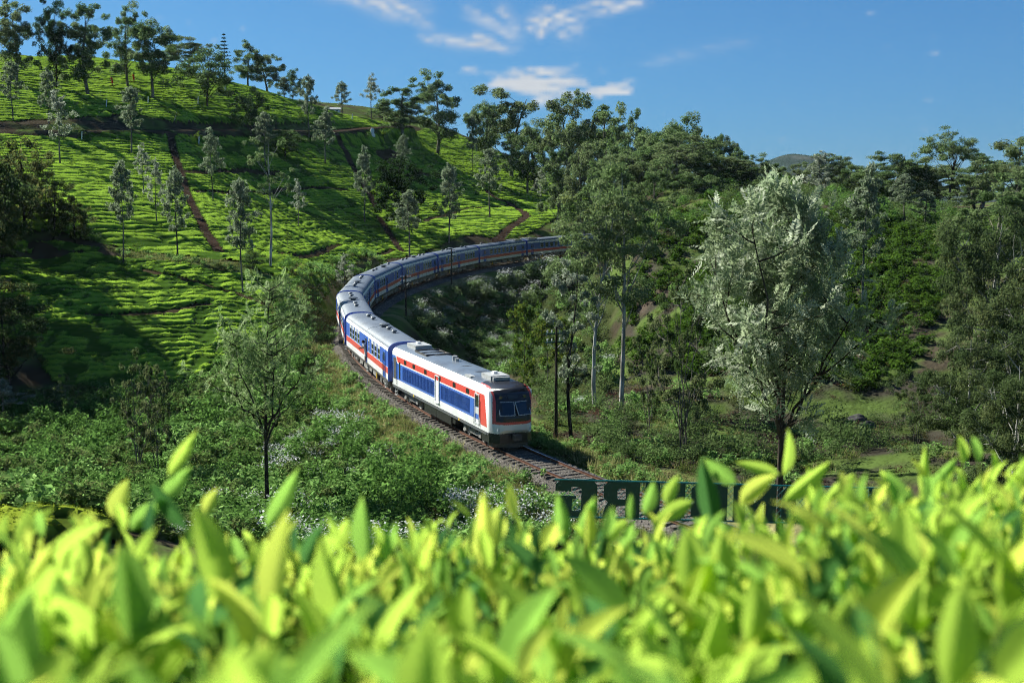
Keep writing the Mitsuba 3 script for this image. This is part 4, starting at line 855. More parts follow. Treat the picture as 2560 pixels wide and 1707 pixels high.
# ------------------------------------------------------------------ undergrowth, shrubs, grass, tea bushes on the bare slope
def shrub_mesh(rng, count, size, palette, w=1.0, h=0.8, flowers=0, slim=0.5, blades_up=False):
    n = 9
    C = np.column_stack([rng.normal(size=(n, 2)) * 0.26 * w, rng.uniform(0.15, 0.75, n) * h])
    if blades_up:
        at = np.column_stack([rng.normal(size=(count, 2)) * 0.3 * w, np.zeros(count)])
        L = h * rng.uniform(0.5, 1.2, count)
        ax = unit(np.column_stack([rng.normal(size=(count, 2)) * 0.35, np.ones(count)]))
        v, f = blades(at + ax * L[:, None] * 0.45, rng.normal(size=(count, 3)), ax, L, np.full(count, size))
        c = np.asarray(palette)[rng.integers(len(palette), size=count)] * rng.uniform(.7, 1.3, (count, 1))
        out = (v, f, np.repeat(np.clip(c, 0, 1), 4, 0))
    else:
        out = clump_leaves(rng, C, rng.uniform(0.22, 0.38, n) * w, count, size, palette, 0.8, -0.2, slim, 1.6)
    if flowers:
        cc = C[np.argsort(-C[:, 2])[:4]] + [0, 0, 0.22 * w]
        k = rng.integers(4, size=flowers)
        at = cc[k] + rng.normal(size=(flowers, 3)) * [0.17 * w, 0.17 * w, 0.08 * w]
        v, f = blades(at, rng.normal(size=(flowers, 3)) * .5 + [0, 0, 1], rng.normal(size=(flowers, 3)), np.full(flowers, 0.085), np.full(flowers, 0.07))
        out = merge([out, (v, f, np.full((len(v), 3), 0.62))])
    return out


WEED = [(0.14, 0.265, 0.07), (0.20, 0.34, 0.095), (0.26, 0.40, 0.125), (0.10, 0.205, 0.055)]
GRASS = [(0.13, 0.17, 0.045), (0.17, 0.20, 0.06), (0.10, 0.15, 0.035), (0.26, 0.23, 0.11)]
STRAW = [(0.30, 0.27, 0.13), (0.22, 0.22, 0.09), (0.15, 0.19, 0.05)]
KINDS = {
    'weed': (3, lambda r: shrub_mesh(r, 380, 0.20, WEED, 1.5, 1.0)),
    'tall_weed': (2, lambda r: shrub_mesh(r, 260, 0.26, [(0.09, 0.16, 0.04), (0.13, 0.20, 0.055), (0.16, 0.19, 0.07)], 1.0, 1.3, slim=.3)),
    'white_weed': (3, lambda r: shrub_mesh(r, 360, 0.17, WEED + [(0.16, 0.24, 0.09)], 1.4, 1.0, flowers=120)),
    'grass': (3, lambda r: shrub_mesh(r, 120, 0.035, GRASS, 1.0, 0.55, blades_up=True)),
    'straw': (2, lambda r: shrub_mesh(r, 130, 0.035, STRAW, 1.0, 0.8, blades_up=True)),
    'bracken': (2, lambda r: shrub_mesh(r, 160, 0.14, [(0.09, 0.045, 0.032), (0.13, 0.075, 0.05), (0.06, 0.032, 0.026)], 1.3, 0.5, slim=.3)),
    'dry': (2, lambda r: shrub_mesh(r, 200, 0.14, [(0.11, 0.12, 0.04), (0.075, 0.10, 0.03), (0.15, 0.10, 0.04)], 1.3, 0.8)),
    'scrub': (3, lambda r: shrub_mesh(r, 420, 0.16, [(0.065, 0.11, 0.034), (0.09, 0.145, 0.046), (0.125, 0.175, 0.065), (0.075, 0.12, 0.04)], 1.7, 1.5, slim=.42)),
    'lush': (3, lambda r: shrub_mesh(r, 460, 0.20, [(0.10, 0.20, 0.045), (0.14, 0.26, 0.06), (0.08, 0.16, 0.035)], 1.8, 1.5, slim=.45)),
    'tea_bush': (5, lambda r: shrub_mesh(r, 300, 0.20, [(0.04, 0.085, 0.014), (0.065, 0.125, 0.018), (0.09, 0.16, 0.022)], 1.35, 0.62)),
    'tall_shrub': (4, lambda r: shrub_mesh(r, 1900, 0.19, [(0.13, 0.20, 0.075), (0.18, 0.25, 0.10), (0.24, 0.30, 0.15)], 2.1, 2.0, flowers=150, slim=.35)),
}
for kd, (nvar, make) in KINDS.items():
    for k in range(nvar):
        v, f, c = make(np.random.default_rng(9000 + k * 11 + sum(map(ord, kd))))
        scene[f'group_{kd}_{k}'] = {'type': 'shapegroup', 'leaves': mikit.ply((v, f), 'mat_leaf', color=c)}


def scatter(polys, spacing, seed, avoid_track=2.6, keep=None):
    rng = np.random.default_rng(seed)
    u = shapely.union_all([shapely.Polygon(p).buffer(0) for p in polys])
    x0, y0, x1, y1 = u.bounds
    gx_, gy_ = np.meshgrid(np.arange(x0, x1, spacing), np.arange(y0, y1, spacing), indexing='ij')
    x, y = (g.ravel() + rng.uniform(-.55, .55, g.size) * spacing for g in (gx_, gy_))
    m = shapely.contains_xy(u, x, y) & (rail_dist(x, y)[0] > avoid_track)
    x, y = x[m], y[m]
    if keep is not None:
        m = keep(x, y, rng)
        x, y = x[m], y[m]
    return x, y, rng


def noise2(x, y, s, seed):
    return meshkit.fbm(np.stack([x / s, y / s, x * 0], -1), 3, seed)


_stuff_n = {}


def sow(name, kinds, x, y, rng, size=(0.7, 1.4), sink=0.08):
    """Copies of the given plants (key, weight function) as pieces of one mass."""
    z = ground_z(x, y)
    W = np.stack([np.broadcast_to(w(x, y) if callable(w) else w, x.shape) for _, w in kinds]).cumsum(0)
    pick = (rng.random(len(x)) * W[-1] > W).sum(0)
    for i in range(len(x)):
        kd = kinds[min(pick[i], len(kinds) - 1)][0]
        n = _stuff_n[name] = _stuff_n.get(name, 0) + 1
        s = rng.uniform(*size)
        inst(f'{name}__{n:03d}', f'group_{kd}_{rng.integers(KINDS[kd][0])}',
             T().translate([x[i], y[i], z[i] - sink]).rotate([0, 0, 1], rng.uniform(0, 360)).scale([s, s, s * rng.uniform(.75, 1.25)]))


x, y, r = scatter(WEEDS, 0.98, 41, 5.8)
sow('undergrowth', [('weed', lambda x, y: 0.9 * smooth01(.35, .6, noise2(x, y, 5, 1))), ('white_weed', lambda x, y: 2.2 * smooth01(.47, .57, noise2(x, y, 6, 2)) * smooth01(-18, -6, x)),
                    ('tall_weed', lambda x, y: 0.9 * smooth01(-4, -16, x) * smooth01(.4, .55, noise2(x, y, 7, 3))), ('dry', lambda x, y: 0.03 + .25 * smooth01(.64, .72, noise2(x, y, 4, 4))), ('lush', 0.35)], x, y, r, (0.6, 1.6))
tag('undergrowth', 'tangled green weeds with white blossoms below the railway at left', 'weeds', kind='stuff')
x, y, r = scatter(HOLLOW, 1.7, 43, 4.5)
sow('hollow_undergrowth', [('scrub', 1.0), ('weed', 0.7), ('white_weed', 0.15)], x, y, r, (0.8, 1.5))
tag('hollow_undergrowth', 'shaded undergrowth in the hollow inside the railway curve', 'undergrowth', kind='stuff')
x, y, r = scatter(SCRUB, 1.25, 44, 3.6, lambda x, y, r: noise2(x, y, 5, 6) + r.uniform(-.25, .25, len(x)) > 0.42)
sow('scrub_cover', [('bracken', lambda x, y: 1.5 * smooth01(.55, .4, noise2(x, y, 9, 7))), ('scrub', 0.75), ('dry', 0.4), ('weed', 0.25), ('grass', .2)], x, y, r, (0.6, 1.3))
tag('scrub_cover', 'brown bracken and low scrub right of the locomotive', 'scrub', kind='stuff')
x, y, r = scatter(BUSHES, 1.5, 45, 4, lambda x, y, r: r.random(len(x)) < 0.75)
sow('slope_cover', [('bracken', .6), ('dry', 0.7), ('grass', .5), ('scrub', .5), ('weed', .3)], x, y, r, (0.5, 0.9))
tag('slope_cover', 'dry bracken and grass between the tea bushes of the bare slope', 'undergrowth', kind='stuff')
x, y, r = scatter(LEFT_THICKET, 1.8, 46)
sow('thicket', [('scrub', 1.0), ('tall_weed', .3), ('weed', .3)], x, y, r, (0.9, 1.8))
tag('thicket', 'dark thicket under the olive trees at the left edge', 'undergrowth', kind='stuff')
x, y, r = scatter(VERGE, 0.55, 47, 2.3)
sow('verge_grass', [('straw', 1.0), ('grass', 0.6)], x, y, r, (0.7, 1.2), 0.02)
tag('verge_grass', 'pale dry grass on the right verge of the track ahead of the train', 'grass', kind='stuff')
rng = np.random.default_rng(48)
s = rng.uniform(-24, 75, 2300)
off = rng.uniform(2.3, 6.6, 2300)
px, py, _, _ = rail_at(s, off)
sow('track_side_grass', [('grass', 1.0), ('straw', 0.2), ('weed', 0.12), ('dry', .08)], px, py, rng, (0.5, 1.0), 0.04)
s = rng.uniform(-14, 60, 400)
px, py, _, _ = rail_at(s, -rng.uniform(2.6, 5.5, 400))
sow('track_side_grass', [('grass', 1.0), ('weed', 0.3), ('bracken', .25)], px, py, rng, (0.5, 1.0), 0.04)
s = rng.uniform(14, 125, 520)
px, py, _, _ = rail_at(s, rng.uniform(4.6, 9, 520))
sow('track_side_grass', [('weed', .7), ('grass', 1.2), ('lush', .3), ('dry', .15)], px, py, rng, (0.5, 1.1), 0.06)
tag('track_side_grass', 'short grass along both sides of the track', 'grass', kind='stuff')
x, y, r = scatter(STRIP + MOWN_GRASS, 0.7, 49)
sow('meadow_grass', [('grass', 1.0), ('weed', .08)], x, y, r, (0.45, 0.9), 0.08)
x, y, r = scatter([[[8, 150], [62, 150], [75, 260], [25, 260], [12, 200]]], 2.3, 53, 5)
sow('meadow_grass', [('scrub', 1.0), ('lush', .5), ('grass', .6), ('tea_bush', .6)], x, y, r, (0.8, 1.7), 0.1)
tag('meadow_grass', 'small grassy patches between the fields', 'grass', kind='stuff')

# tea bushes standing apart on the bare slope: the 300 nearest are things, the rest one mass
x, y, r = scatter(BUSHES, 1.38, 50, 5, lambda x, y, r: noise2(x, y, 6, 9) + r.uniform(-.2, .2, len(x)) > 0.28)
o = np.argsort(np.hypot(x, y))
x, y = x[o], y[o]
near = o.size if o.size < 300 else 300
for i in range(near):
    s = r.uniform(1.0, 1.8)
    key = numbered('tea_bush')
    inst(key, f'group_tea_bush_{i % 5}', T().translate([x[i], y[i], float(ground_z(x[i], y[i])) - .05]).rotate([0, 0, 1], r.uniform(0, 360)).scale([s, s, s * .95]))
    tag(key, 'rounded green tea bush standing apart on the bare slope right of the train', 'bush', 'tea bushes on the bare slope')
sow('far_tea_bushes', [('tea_bush', 1.0)], x[near:], y[near:], r, (1.0, 1.7))
tag('far_tea_bushes', 'tea bushes on the upper part of the bare slope', 'tea bushes', kind='stuff')
SHRUB_LABELS = ['leftmost flowering shrub below the coaches, beside the dark bank', 'flowering shrub second from the left in the hollow', 'pale shrub under the middle coaches', 'white-topped shrub right of the pale one under the coaches',
                'tall leafy shrub near the middle of the lit row below the train', 'grey-green shrub in the lit row below the last coaches', 'high shrub close under the last coaches', 'topmost shrub at the right end of the row below the train', 'lit shrub above the young pointed trees',
                'low shrub below the lit row', 'low shrub at the left below the lit row', 'shrub beside the dark-trunked slim tree in the hollow', 'shrub just above the first pointed tree', 'shrub right behind the locomotive roof', 'small shrub above the one behind the locomotive roof', 'broad shrub under the grey-green one']
for i, (sx, sy, sc) in enumerate(SHRUBS):
    key = numbered('flowering_shrub')
    s = sc / 2.0
    inst(key, f'group_tall_shrub_{i % 4}', T().translate([sx, sy, float(ground_z(sx, sy)) - .2]).rotate([0, 0, 1], i * 77).scale([s * 1.15, s * 1.15, s]))
    tag(key, SHRUB_LABELS[i], 'shrub')
TRACK_BUSH = ['round dark green bush beside the dry verge', 'second bush beside the dry verge', 'small bush behind the second verge bush', 'olive bush left of the name sign letters', 'large olive bush above the name sign', 'bush right of the large olive one', 'bush between the verge and the large olive one',
              'bush at the foot of the wattle trunk on the right', 'bush below the boulders', 'bush right below the boulders', 'bush left of the wattle trunk', 'bush near the grassy patch at right', 'bush directly behind the wattle trunk']
for i, (sx, sy, sc) in enumerate(BUSHES_BY_TRACK):
    key = numbered('bush')
    s = sc / 1.8
    inst(key, f'group_scrub_{i % 3}', T().translate([sx, sy, float(ground_z(sx, sy)) - .2]).rotate([0, 0, 1], i * 77).scale([s, s, s]))
    tag(key, TRACK_BUSH[i], 'bush')


# ------------------------------------------------------------------ railway track
def strip(profile, s, mats, key, smooth=False, jitter=0):
    """Sweeps a profile [(offset, height), ...] along the line."""
    prof = np.array(profile)
    x, y, z, a = rail_at(s)
    nxy = np.stack([np.cos(a + math.pi / 2), np.sin(a + math.pi / 2)], -1)
    V = np.concatenate([np.stack([x, y], -1)[:, None] + prof[None, :, :1] * nxy[:, None], (z[:, None] + prof[None, :, 1])[..., None]], -1)
    if jitter:
        V = V + (meshkit.noise(V / 0.35, 3)[..., None] - 0.5) * jitter
    n, m = V.shape[:2]
    k = np.arange(n * m).reshape(n, m)
    q = np.stack([k[:-1, :-1], k[:-1, 1:], k[1:, 1:], k[1:, :-1]], -1).reshape(-1, 4)
    return put(key, (V.reshape(-1, 3), np.vstack([q[:, [0, 1, 2]], q[:, [0, 2, 3]]])), mats, smooth)


S_TRACK = np.arange(-42, 214, 0.5)
strip([(2.8, -0.75), (2.1, -0.52), (1.25, -0.235), (0.8, -0.20), (0, -0.20), (-0.8, -0.20), (-1.25, -0.235), (-2.1, -0.52), (-2.8, -0.75)], np.arange(-42, 214, 0.3), 'mat_ballast', 'track_bed', True, 0.09)
tag('track_bed', kind='structure')
tag('railway_track', 'single railway line curving through the valley under the train', 'railway track')
for sd in (1, -1):
    c = sd * 0.873
    strip([(c - .036, -0.004), (c + .036, -0.004), (c + .036, -.035), (c + .01, -.045), (c + .01, -.12), (c + .065, -.13), (c + .065, -.145), (c - .065, -.145), (c - .065, -.13), (c - .01, -.12), (c - .01, -.045), (c - .036, -.035), (c - .036, -0.004)], S_TRACK, 'mat_rust', 'railway_track__rail')
    strip([(c - .032, 0.0), (c + .032, 0.0)], S_TRACK, 'mat_rail_top', 'railway_track__rail' + ('' if sd == 1 else '_001') + '__running_surface')
rng = np.random.default_rng(61)
SLEEPER = [mikit.ply(join(bx(-.12, .12, -1.38, 1.38, -.145, -.005), bx(-.10, .10, .74, 1.0, -.005, .012), bx(-.10, .10, -1.0, -.74, -.005, .012)), m) for m in ('mat_sleeper',)]
for s in np.arange(-34, 152, 0.66):
    x, y, z, a = rail_at(s + rng.normal() * .03)
    put('railway_track__sleeper', SLEEPER[0], None, M=T().translate([float(x), float(y), float(z) - .148]).rotate([0, 0, 1], math.degrees(float(a)) + rng.normal() * 1.2).scale([rng.uniform(.9, 1.1), rng.uniform(.97, 1.04), 1]))
s = np.concatenate([rng.uniform(-32, 4, 3600), rng.uniform(4, 46, 1600)])
off = np.where(s < 4, rng.uniform(-2.3, 2.3, len(s)), rng.uniform(1.3, 2.4, len(s)))
px, py, pz, _ = rail_at(s, off)
ico = trimesh.creation.icosphere(subdivisions=0)
r0 = rng.uniform(.022, .055, len(s))
ht = np.where(np.abs(off) > 1.25, -.235 - (np.abs(off) - 1.25) * .335, -.21)
v = (ico.vertices[None] * (1 + rng.normal(size=(len(s), 12, 1)) * .22) * r0[:, None, None] + np.stack([px, py, pz + ht + .012], -1)[:, None]).reshape(-1, 3)
f = (ico.faces[None] + (np.arange(len(s)) * 12)[:, None, None]).reshape(-1, 3)
put('track_bed__ballast_stones', (v, f), 'mat_stone')
tag('track_bed__ballast_stones', kind='stuff')


# ------------------------------------------------------------------ the train
def car_frame(s0, s1):
    """Transform of a car standing on the line from s0 (front) to s1: x forward, y to its inner (left-hand) side, z up from the rails."""
    x0, y0, z0, _ = rail_at(s0 + 3)
    x1, y1, z1, _ = rail_at(s1 - 3)
    d = np.array([x0 - x1, y0 - y1, z0 - z1], float)
    d /= np.linalg.norm(d)
    l = np.cross([0, 0, 1], d)
    l /= np.linalg.norm(l)
    u = np.cross(d, l)
    m = np.eye(4)
    xa, ya, za, _ = rail_at(s0)
    xb, yb, zb, _ = rail_at(s1)
    # chord overhang: the bogie centres stay on the rails
    c = (np.array([x0, y0, z0], float) + np.array([x1, y1, z1], float)) / 2
    m[:3, 0], m[:3, 1], m[:3, 2], m[:3, 3] = d, l, u, c
    return m


def MT(m, x=0, y=0, z=0, turn=0):
    t = T(m.tolist()).translate([x, y, z])
    return t.rotate([0, 0, 1], turn) if turn else t


def section(w, z0, z1, z2, n=14):
    """Outline of a coach: straight sides to z1, arched roof to z2."""
    a = np.linspace(0, math.pi, n)
    arc = np.column_stack([w * np.sign(np.cos(a)) * np.abs(np.cos(a)) ** 0.72, z1 + (z2 - z1) * np.sin(a) ** 0.8])
    return np.vstack([[w, z0], arc, [-w, z0]])


def extrude_x(outline, x0, x1):
    m = trimesh.creation.extrude_polygon(shapely.Polygon(outline), x1 - x0, engine='earcut')
    v = m.vertices
    return trimesh.Trimesh(np.column_stack([v[:, 2] + x0, v[:, 0], v[:, 1]]), m.faces, process=False)


def paint_coach(p, n, uv):
    u, z = uv.x, uv.y
    c = mikit.mix((0.05, 0.125, 0.46), (0.05, 0.105, 0.36), mikit.noise(u * 0.7, z * 1.5, p.x * .05))
    c = dr.select(z < 2.0, mi.Color3f(0.74, 0.74, 0.74), c)
    c = dr.select(z < 1.965, mikit.mix((0.62, 0.075, 0.06), (0.5, 0.07, 0.055), mikit.noise(u * .5, z, 3.1)), c)
    c = dr.select(z < 1.50, mi.Color3f(0.74, 0.74, 0.74), c)
    c = dr.select(z > 3.20, mi.Color3f(0.76, 0.76, 0.76), c)
    grime = mikit.fbm(u * 1.5, z * 0.6, p.y * 0.2, 4) * mikit.smoothstep(2.2, 1.0, z)
    return mikit.mix(c, (0.2, 0.17, 0.14), dr.clip(grime * 0.55, 0, 0.6))


scene['mat_coach_paint'] = metal(mikit.proc(paint_coach), 0.33)


def window(w, h, header=0.26):
    t = 0.045
    fr = join(bx(-w / 2, w / 2, 0, .022, 0, t), bx(-w / 2, w / 2, 0, .022, h - header, h), bx(-w / 2, -w / 2 + t, 0, .022, t, h - header), bx(w / 2 - t, w / 2, 0, .022, t, h - header),
              bx(-w / 2 + t, w / 2 - t, 0, .03, (h - header) * .48, (h - header) * .48 + .045))
    pane = bx(-w / 2 + t, w / 2 - t, -.01, .008, t, h - header)
    return mikit.ply(fr, 'mat_frame'), mikit.ply(pane, 'mat_glass')


WIN = {'tall': window(0.92, 1.12), 'slim': window(0.5, 1.12), 'wide': window(1.15, 0.86, 0.07)}


def add_windows(car, M, kind, xs, side, z0=2.06, w=1.4):
    fr, pane = WIN[kind]
    for x in xs:
        m = MT(M, x, side * w, z0, 0 if side > 0 else 180)
        k = put(car + '__window', fr, None, M=m)
        scene[k + '__pane'] = {**pane, 'to_world': m}


def mushroom(r, h):
    prof = np.array([[0, -.05], [r * .55, -.05], [r * .55, h * .45], [r, h * .5], [r, h * .72], [r * .7, h * .95], [0, h]])
    return trimesh.creation.revolve(prof, sections=14)


VENT_S, VENT_L = mikit.ply(mushroom(.23, .26), 'mat_vent', 35), mikit.ply(mushroom(.46, .34), 'mat_vent', 35)


def bogie_meshes():
    m = []
    for sd in (1, -1):
        y = sd * 1.02
        side = shapely.Polygon([(-1.75, .42), (-1.75, .68), (-1.1, .72), (-.6, .52), (.6, .52), (1.1, .72), (1.75, .68), (1.75, .42), (1.1, .40), (.55, .28), (-.55, .28), (-1.1, .40)])
        e = trimesh.creation.extrude_polygon(side, .12, engine='earcut')
        v = e.vertices
        m.append(trimesh.Trimesh(np.column_stack([v[:, 0], v[:, 2] + y - .06, v[:, 1]]), e.faces[:, ::-1], process=False))
        for x in (-1.25, 1.25):
            m.append(bx(x - .19, x + .19, y - .02 + sd * .02, y + .16 * sd if sd > 0 else y + .02, .30, .62) if sd > 0 else bx(x - .19, x + .19, y - .16, y + .02, .30, .62))
            for o in (-.34, .34):
                m.append(cyl([x + o, y + sd * .04, .5], [x + o, y + sd * .04, .86], .085, 10))
        for x in (-.26, 0, .26):
            m.append(cyl([x, y + sd * .03, .42], [x, y + sd * .03, .82], .11, 10))
        m.append(bx(-1.9, -1.55, y - .05, y + .05, .16, .4))
    m.append(bx(-.25, .25, -1.0, 1.0, .45, .7))
    for x in (-1.25, 1.25):
        m.append(cyl([x, -.9, .46], [x, .9, .46], .08, 10))
    wheel = join(cyl([0, -.065, 0], [0, .065, 0], .455, 24), cyl([0, -.085, 0], [0, -.0, 0], .49, 24), cyl([0, .0, 0], [0, .10, 0], .12, 12))
    return join(*m), wheel


_bg, _wh = bogie_meshes()
BOGIE, WHEEL = mikit.ply(_bg, 'mat_bogie', 30), mikit.ply(_wh, 'mat_bogie', 30)


def add_bogies(car, M, xs):
    for x in xs:
        k = put(car + '__bogie', BOGIE, None, M=MT(M, x))
        for wx in (-1.25, 1.25):
            for sd in (1, -1):
                put(k + '__wheel', WHEEL, None, M=MT(M, x + wx, sd * .84, .46, 0 if sd > 0 else 180))


def ladder(w=.42, z0=.28, z1=1.04, n=3):
    return join(*[bx(s * w / 2 - .02, s * w / 2 + .02, -.03, .03, z0, z1) for s in (-1, 1)], *[bx(-w / 2, w / 2, -.08, .08, z0 + (z1 - z0) * i / n, z0 + (z1 - z0) * i / n + .03) for i in range(n)])


LADDER = mikit.ply(ladder(), 'mat_light_grey')
RAILBAR = mikit.ply(join(cyl([-.42, .05, -1.95], [-.42, .05, -.35], .018, 6), cyl([.42, .05, -1.95], [.42, .05, -.35], .018, 6)), 'mat_dark_steel')
COACHES = {  # windows and doors on one side, front is +x; then roof vents
    'open': dict(tall=(8.0 - 1.9, 4.7, 3.35, -3.3, -4.65, -6.0, -7.35), slim=(1.7,), doors=(8.35, 0.3), vents=((-6.9, .1, 0), (-4.7, .1, 0), (.6, .1, 1), (2.4, .1, 0), (4.6, .1, 0)), seam=.2),
    'van': dict(tall=(6.2, 4.9, 3.6, -6.4), slim=(-4.0,), doors=(1.9, 8.35), vents=((-6.9, .1, 0), (-2.5, .2, 1), (2.2, .1, 0), (4.2, .1, 0)), seam=-1.2),
    'even': dict(tall=(7.6, 6.3, 5.0, 3.7, -1.9, -3.2, -4.5, -5.8), slim=(), doors=(1.6, -8.2), vents=((-6.4, .1, 0), (-4.3, .1, 0), (-.8, .1, 1), (3.2, .1, 0), (5.2, .1, 0)), seam=-1.5),
    'cool': dict(wide=(5.3, 3.6, 1.9, .2, -1.5, -3.2, -4.9), slim=(), doors=(7.9, -8.3), vents=((6.6, .1, 0),), seam=5.2),
}


def coach(s0, s1, kind, label, flip=False):
    L = s1 - s0
    h = L / 2
    spec = COACHES[kind]
    car = numbered('passenger_coach')
    M = car_frame(s0, s1)
    tag(car, label, 'railway coach', 'coaches of the train')
    w = 1.4
    # shell with the livery's bands
    out = section(w, 1.05, 3.22, 3.90)
    m = extrude_x(out, -h + .12, h - .12)
    put(car + '__body', mikit.ply((m.vertices, m.faces), 'mat_coach_paint', False, uv=np.column_stack([m.vertices[:, 0], m.vertices[:, 2]])), None, M=MT(M))
    # roof sheet, above the white cant rail
    a = np.linspace(0.30, math.pi - 0.30, 15)
    top = np.column_stack([1.0 * w * np.sign(np.cos(a)) * np.abs(np.cos(a)) ** 0.72, 3.22 + .68 * np.sin(a) ** 0.8])
    m = extrude_x(np.vstack([top * [1, 1] + [0, .02], (top - [0, .02])[::-1]]), -h + .13, h - .13)
    roof = put(car + '__roof', m, 'mat_roof_grey', 40, M=MT(M))
    seams = []
    for sx in (spec['seam'],):
        seams.append(extrude_x(np.vstack([top * 1.0 + [0, .035], (top - [0, .0])[::-1]]), sx - .035, sx + .035))
    seams += [bx(spec['seam'] - 1.3, spec['seam'], .92, .97, 3.60, 3.665), bx(spec['seam'] - 1.3, spec['seam'], -.97, -.92, 3.60, 3.665)]
    put(roof + '__seam', join(*seams), 'mat_black', M=MT(M))
    for vx, vy, big in spec['vents']:
        put(car + '__roof_vent', VENT_L if big else VENT_S, None, M=MT(M, vx, vy * (1 if not flip else -1), 3.90))
    if kind == 'cool':
        e = -1 if not flip else 1
        put(car + '__cooling_unit', join(bx(e * 8.9 if e < 0 else 5.9, -5.9 if e < 0 else 8.9, -.95, .95, 3.72, 4.05)), 'mat_light_grey', M=MT(M))
        put(car + '__fan_grille', join(*[bx((-8.3 if e < 0 else 6.4) + .62 * i, (-8.3 if e < 0 else 6.4) + .62 * i + .5, sd * .48 - .38, sd * .48 + .38, 4.05, 4.12) for i in range(3) for sd in (1, -1)]), 'mat_dark_steel', M=MT(M))
    # end walls with a rim proud of the shell, and the gangway
    rim = section(w + .03, 1.0, 3.235, 3.945)
    for e in (1, -1):
        k = put(car + '__end_wall', extrude_x(rim, h - .12 if e > 0 else -h, h if e > 0 else -h + .12), 'mat_end_blue', M=MT(M))
    put(car + '__gangway', bx(h + .004, h + .33, -.62, .62, 1.05, 3.15), 'mat_black', M=MT(M))
    put(car + '__gangway', bx(-h - .33, -h - .004, -.62, .62, 1.05, 3.15), 'mat_black', M=MT(M))
    for sd in (1, -1):
        f = -1 if flip else 1
        for kd in ('tall', 'slim', 'wide'):
            if kd in spec:
                add_windows(car, M, kd, [f * x for x in spec[kd]], sd, 2.06 if kd != 'wide' else 2.2)
        for x in spec['doors']:
            x = f * x
            d = put(car + '__door', join(bx(-.45, .45, 0, .012, 1.06, 1.48), bx(-.45, .45, 0, .015, 2.0, 3.12), bx(-.47, -.44, 0, .03, 1.05, 3.15), bx(.44, .47, 0, .03, 1.05, 3.15), bx(-.02, .02, 0, .022, 1.1, 3.1)), 'mat_blue', M=MT(M, x, sd * w, 0, 0 if sd > 0 else 180))
            put(d + '__pane', join(bx(-.36, -.08, 0, .022, 2.3, 2.95), bx(.08, .36, 0, .022, 2.3, 2.95)), 'mat_glass', M=MT(M, x, sd * w, 0, 0 if sd > 0 else 180))
            put(car + '__handrail', {**RAILBAR, 'to_world': MT(M, x, sd * w, 3.1, 0 if sd > 0 else 180)}, None)
            put(car + '__step', {**LADDER, 'to_world': MT(M, x, sd * (w - .12), 0, 0 if sd > 0 else 180)}, None)
    put(car + '__underframe', join(bx(-h + .2, h - .2, -1.32, 1.32, .90, 1.045), bx(-h + .25, h - .25, -1.38, -1.33, .86, 1.04), bx(-h + .25, h - .25, 1.33, 1.38, .86, 1.04)), 'mat_dark_steel', M=MT(M))
    for x0, x1, z0 in ((-3.6, -2.2, .42), (-1.6, .2, .38), (1.0, 2.0, .45), (2.6, 3.9, .4)):
        put(car + '__equipment_box', bx(x0, x1, -1.25, -.55, z0, .9), 'mat_bogie', M=MT(M))
        put(car + '__equipment_box', bx(x0, x1, .55, 1.25, z0, .9), 'mat_bogie', M=MT(M))
    put(car + '__brake_lever', join(bx(4.5, 4.75, 1.28, 1.34, .35, .8), bx(4.5, 4.75, -1.34, -1.28, .35, .8)), 'mat_yellow', M=MT(M))
    add_bogies(car, M, (h - 3.1, -h + 3.1))
    for e in (1, -1):
        for sd in (1, -1):
            put(car + '__buffer', join(cyl([e * h, sd * .86, .98], [e * (h + .26), sd * .86, .98], .07, 10), cyl([e * (h + .26), sd * .86, .98], [e * (h + .3), sd * .86, .98], .2, 14)), 'mat_dark_steel', M=MT(M))
    return M


S0 = 0.2
LOCO_END = 20.0
loco_M = None
cars = [('open', 'first coach right behind the locomotive, sunlit blue side with red band', False), ('even', 'second coach, at the left bend of the train, side in glancing light', True), ('open', 'third coach, the one turning away at the far left of the curve', False),
        ('van', 'fourth coach with a blank blue panel between its windows', False), ('even', 'fifth coach, behind the white insulators of the telegraph pole', False), ('open', 'sixth coach, in front of the bushes of the hollow, side in shade', False),
        ('cool', 'seventh coach with a row of seven small windows', False), ('cool', 'eighth coach with small windows, partly behind the layered gum', True), ('open', 'last coach, hidden by the gum trees', False)]
s = LOCO_END + 1.1
CAR_M = []
for kd, lab, fl in cars:
    CAR_M.append(coach(s, s + 20.0, kd, lab, fl))
    s += 20.7


# the locomotive
LM = car_frame(S0, LOCO_END)
LI = {(i, j): float(v) for (i, j), v in np.ndenumerate(np.linalg.inv(LM))}
LL = float((LOCO_END - S0) / 2)


def loco_shell():
    h = LL
    cross = m3.CrossSection([np.array([[y, z] for y, z in section(1.42, 1.02, 3.3, 3.92, 20)]).tolist()])
    A = cross.extrude(2 * h + 2).rotate([90, 0, 90]).translate([-h - 1, 0, 0])
    side = [(-h, 0.9), (h - .62, .9), (h - .32, 1.02), (h - .10, 1.25), (h - .02, 1.6), (h, 1.95), (h - .10, 2.25), (h - .42, 2.85), (h - .72, 3.32), (h - 1.15, 3.62), (h - 1.9, 3.86), (h - 2.6, 3.95), (h - 2.6, 5), (-h, 5)]
    B = m3.CrossSection([side]).extrude(4).rotate([90, 0, 0]).translate([0, 2, 0])
    pts = [(-h, -1.5)]
    for t in np.linspace(-1, 1, 41):
        y = 1.5 * t
        q = min(1, abs(y) / 1.42)
        pts.append((h + .02 - .85 * q ** 4.0 - .2 * q ** 2, y))
    pts.append((-h, 1.5))
    C = m3.CrossSection([pts]).extrude(6)
    return (A ^ B ^ C)


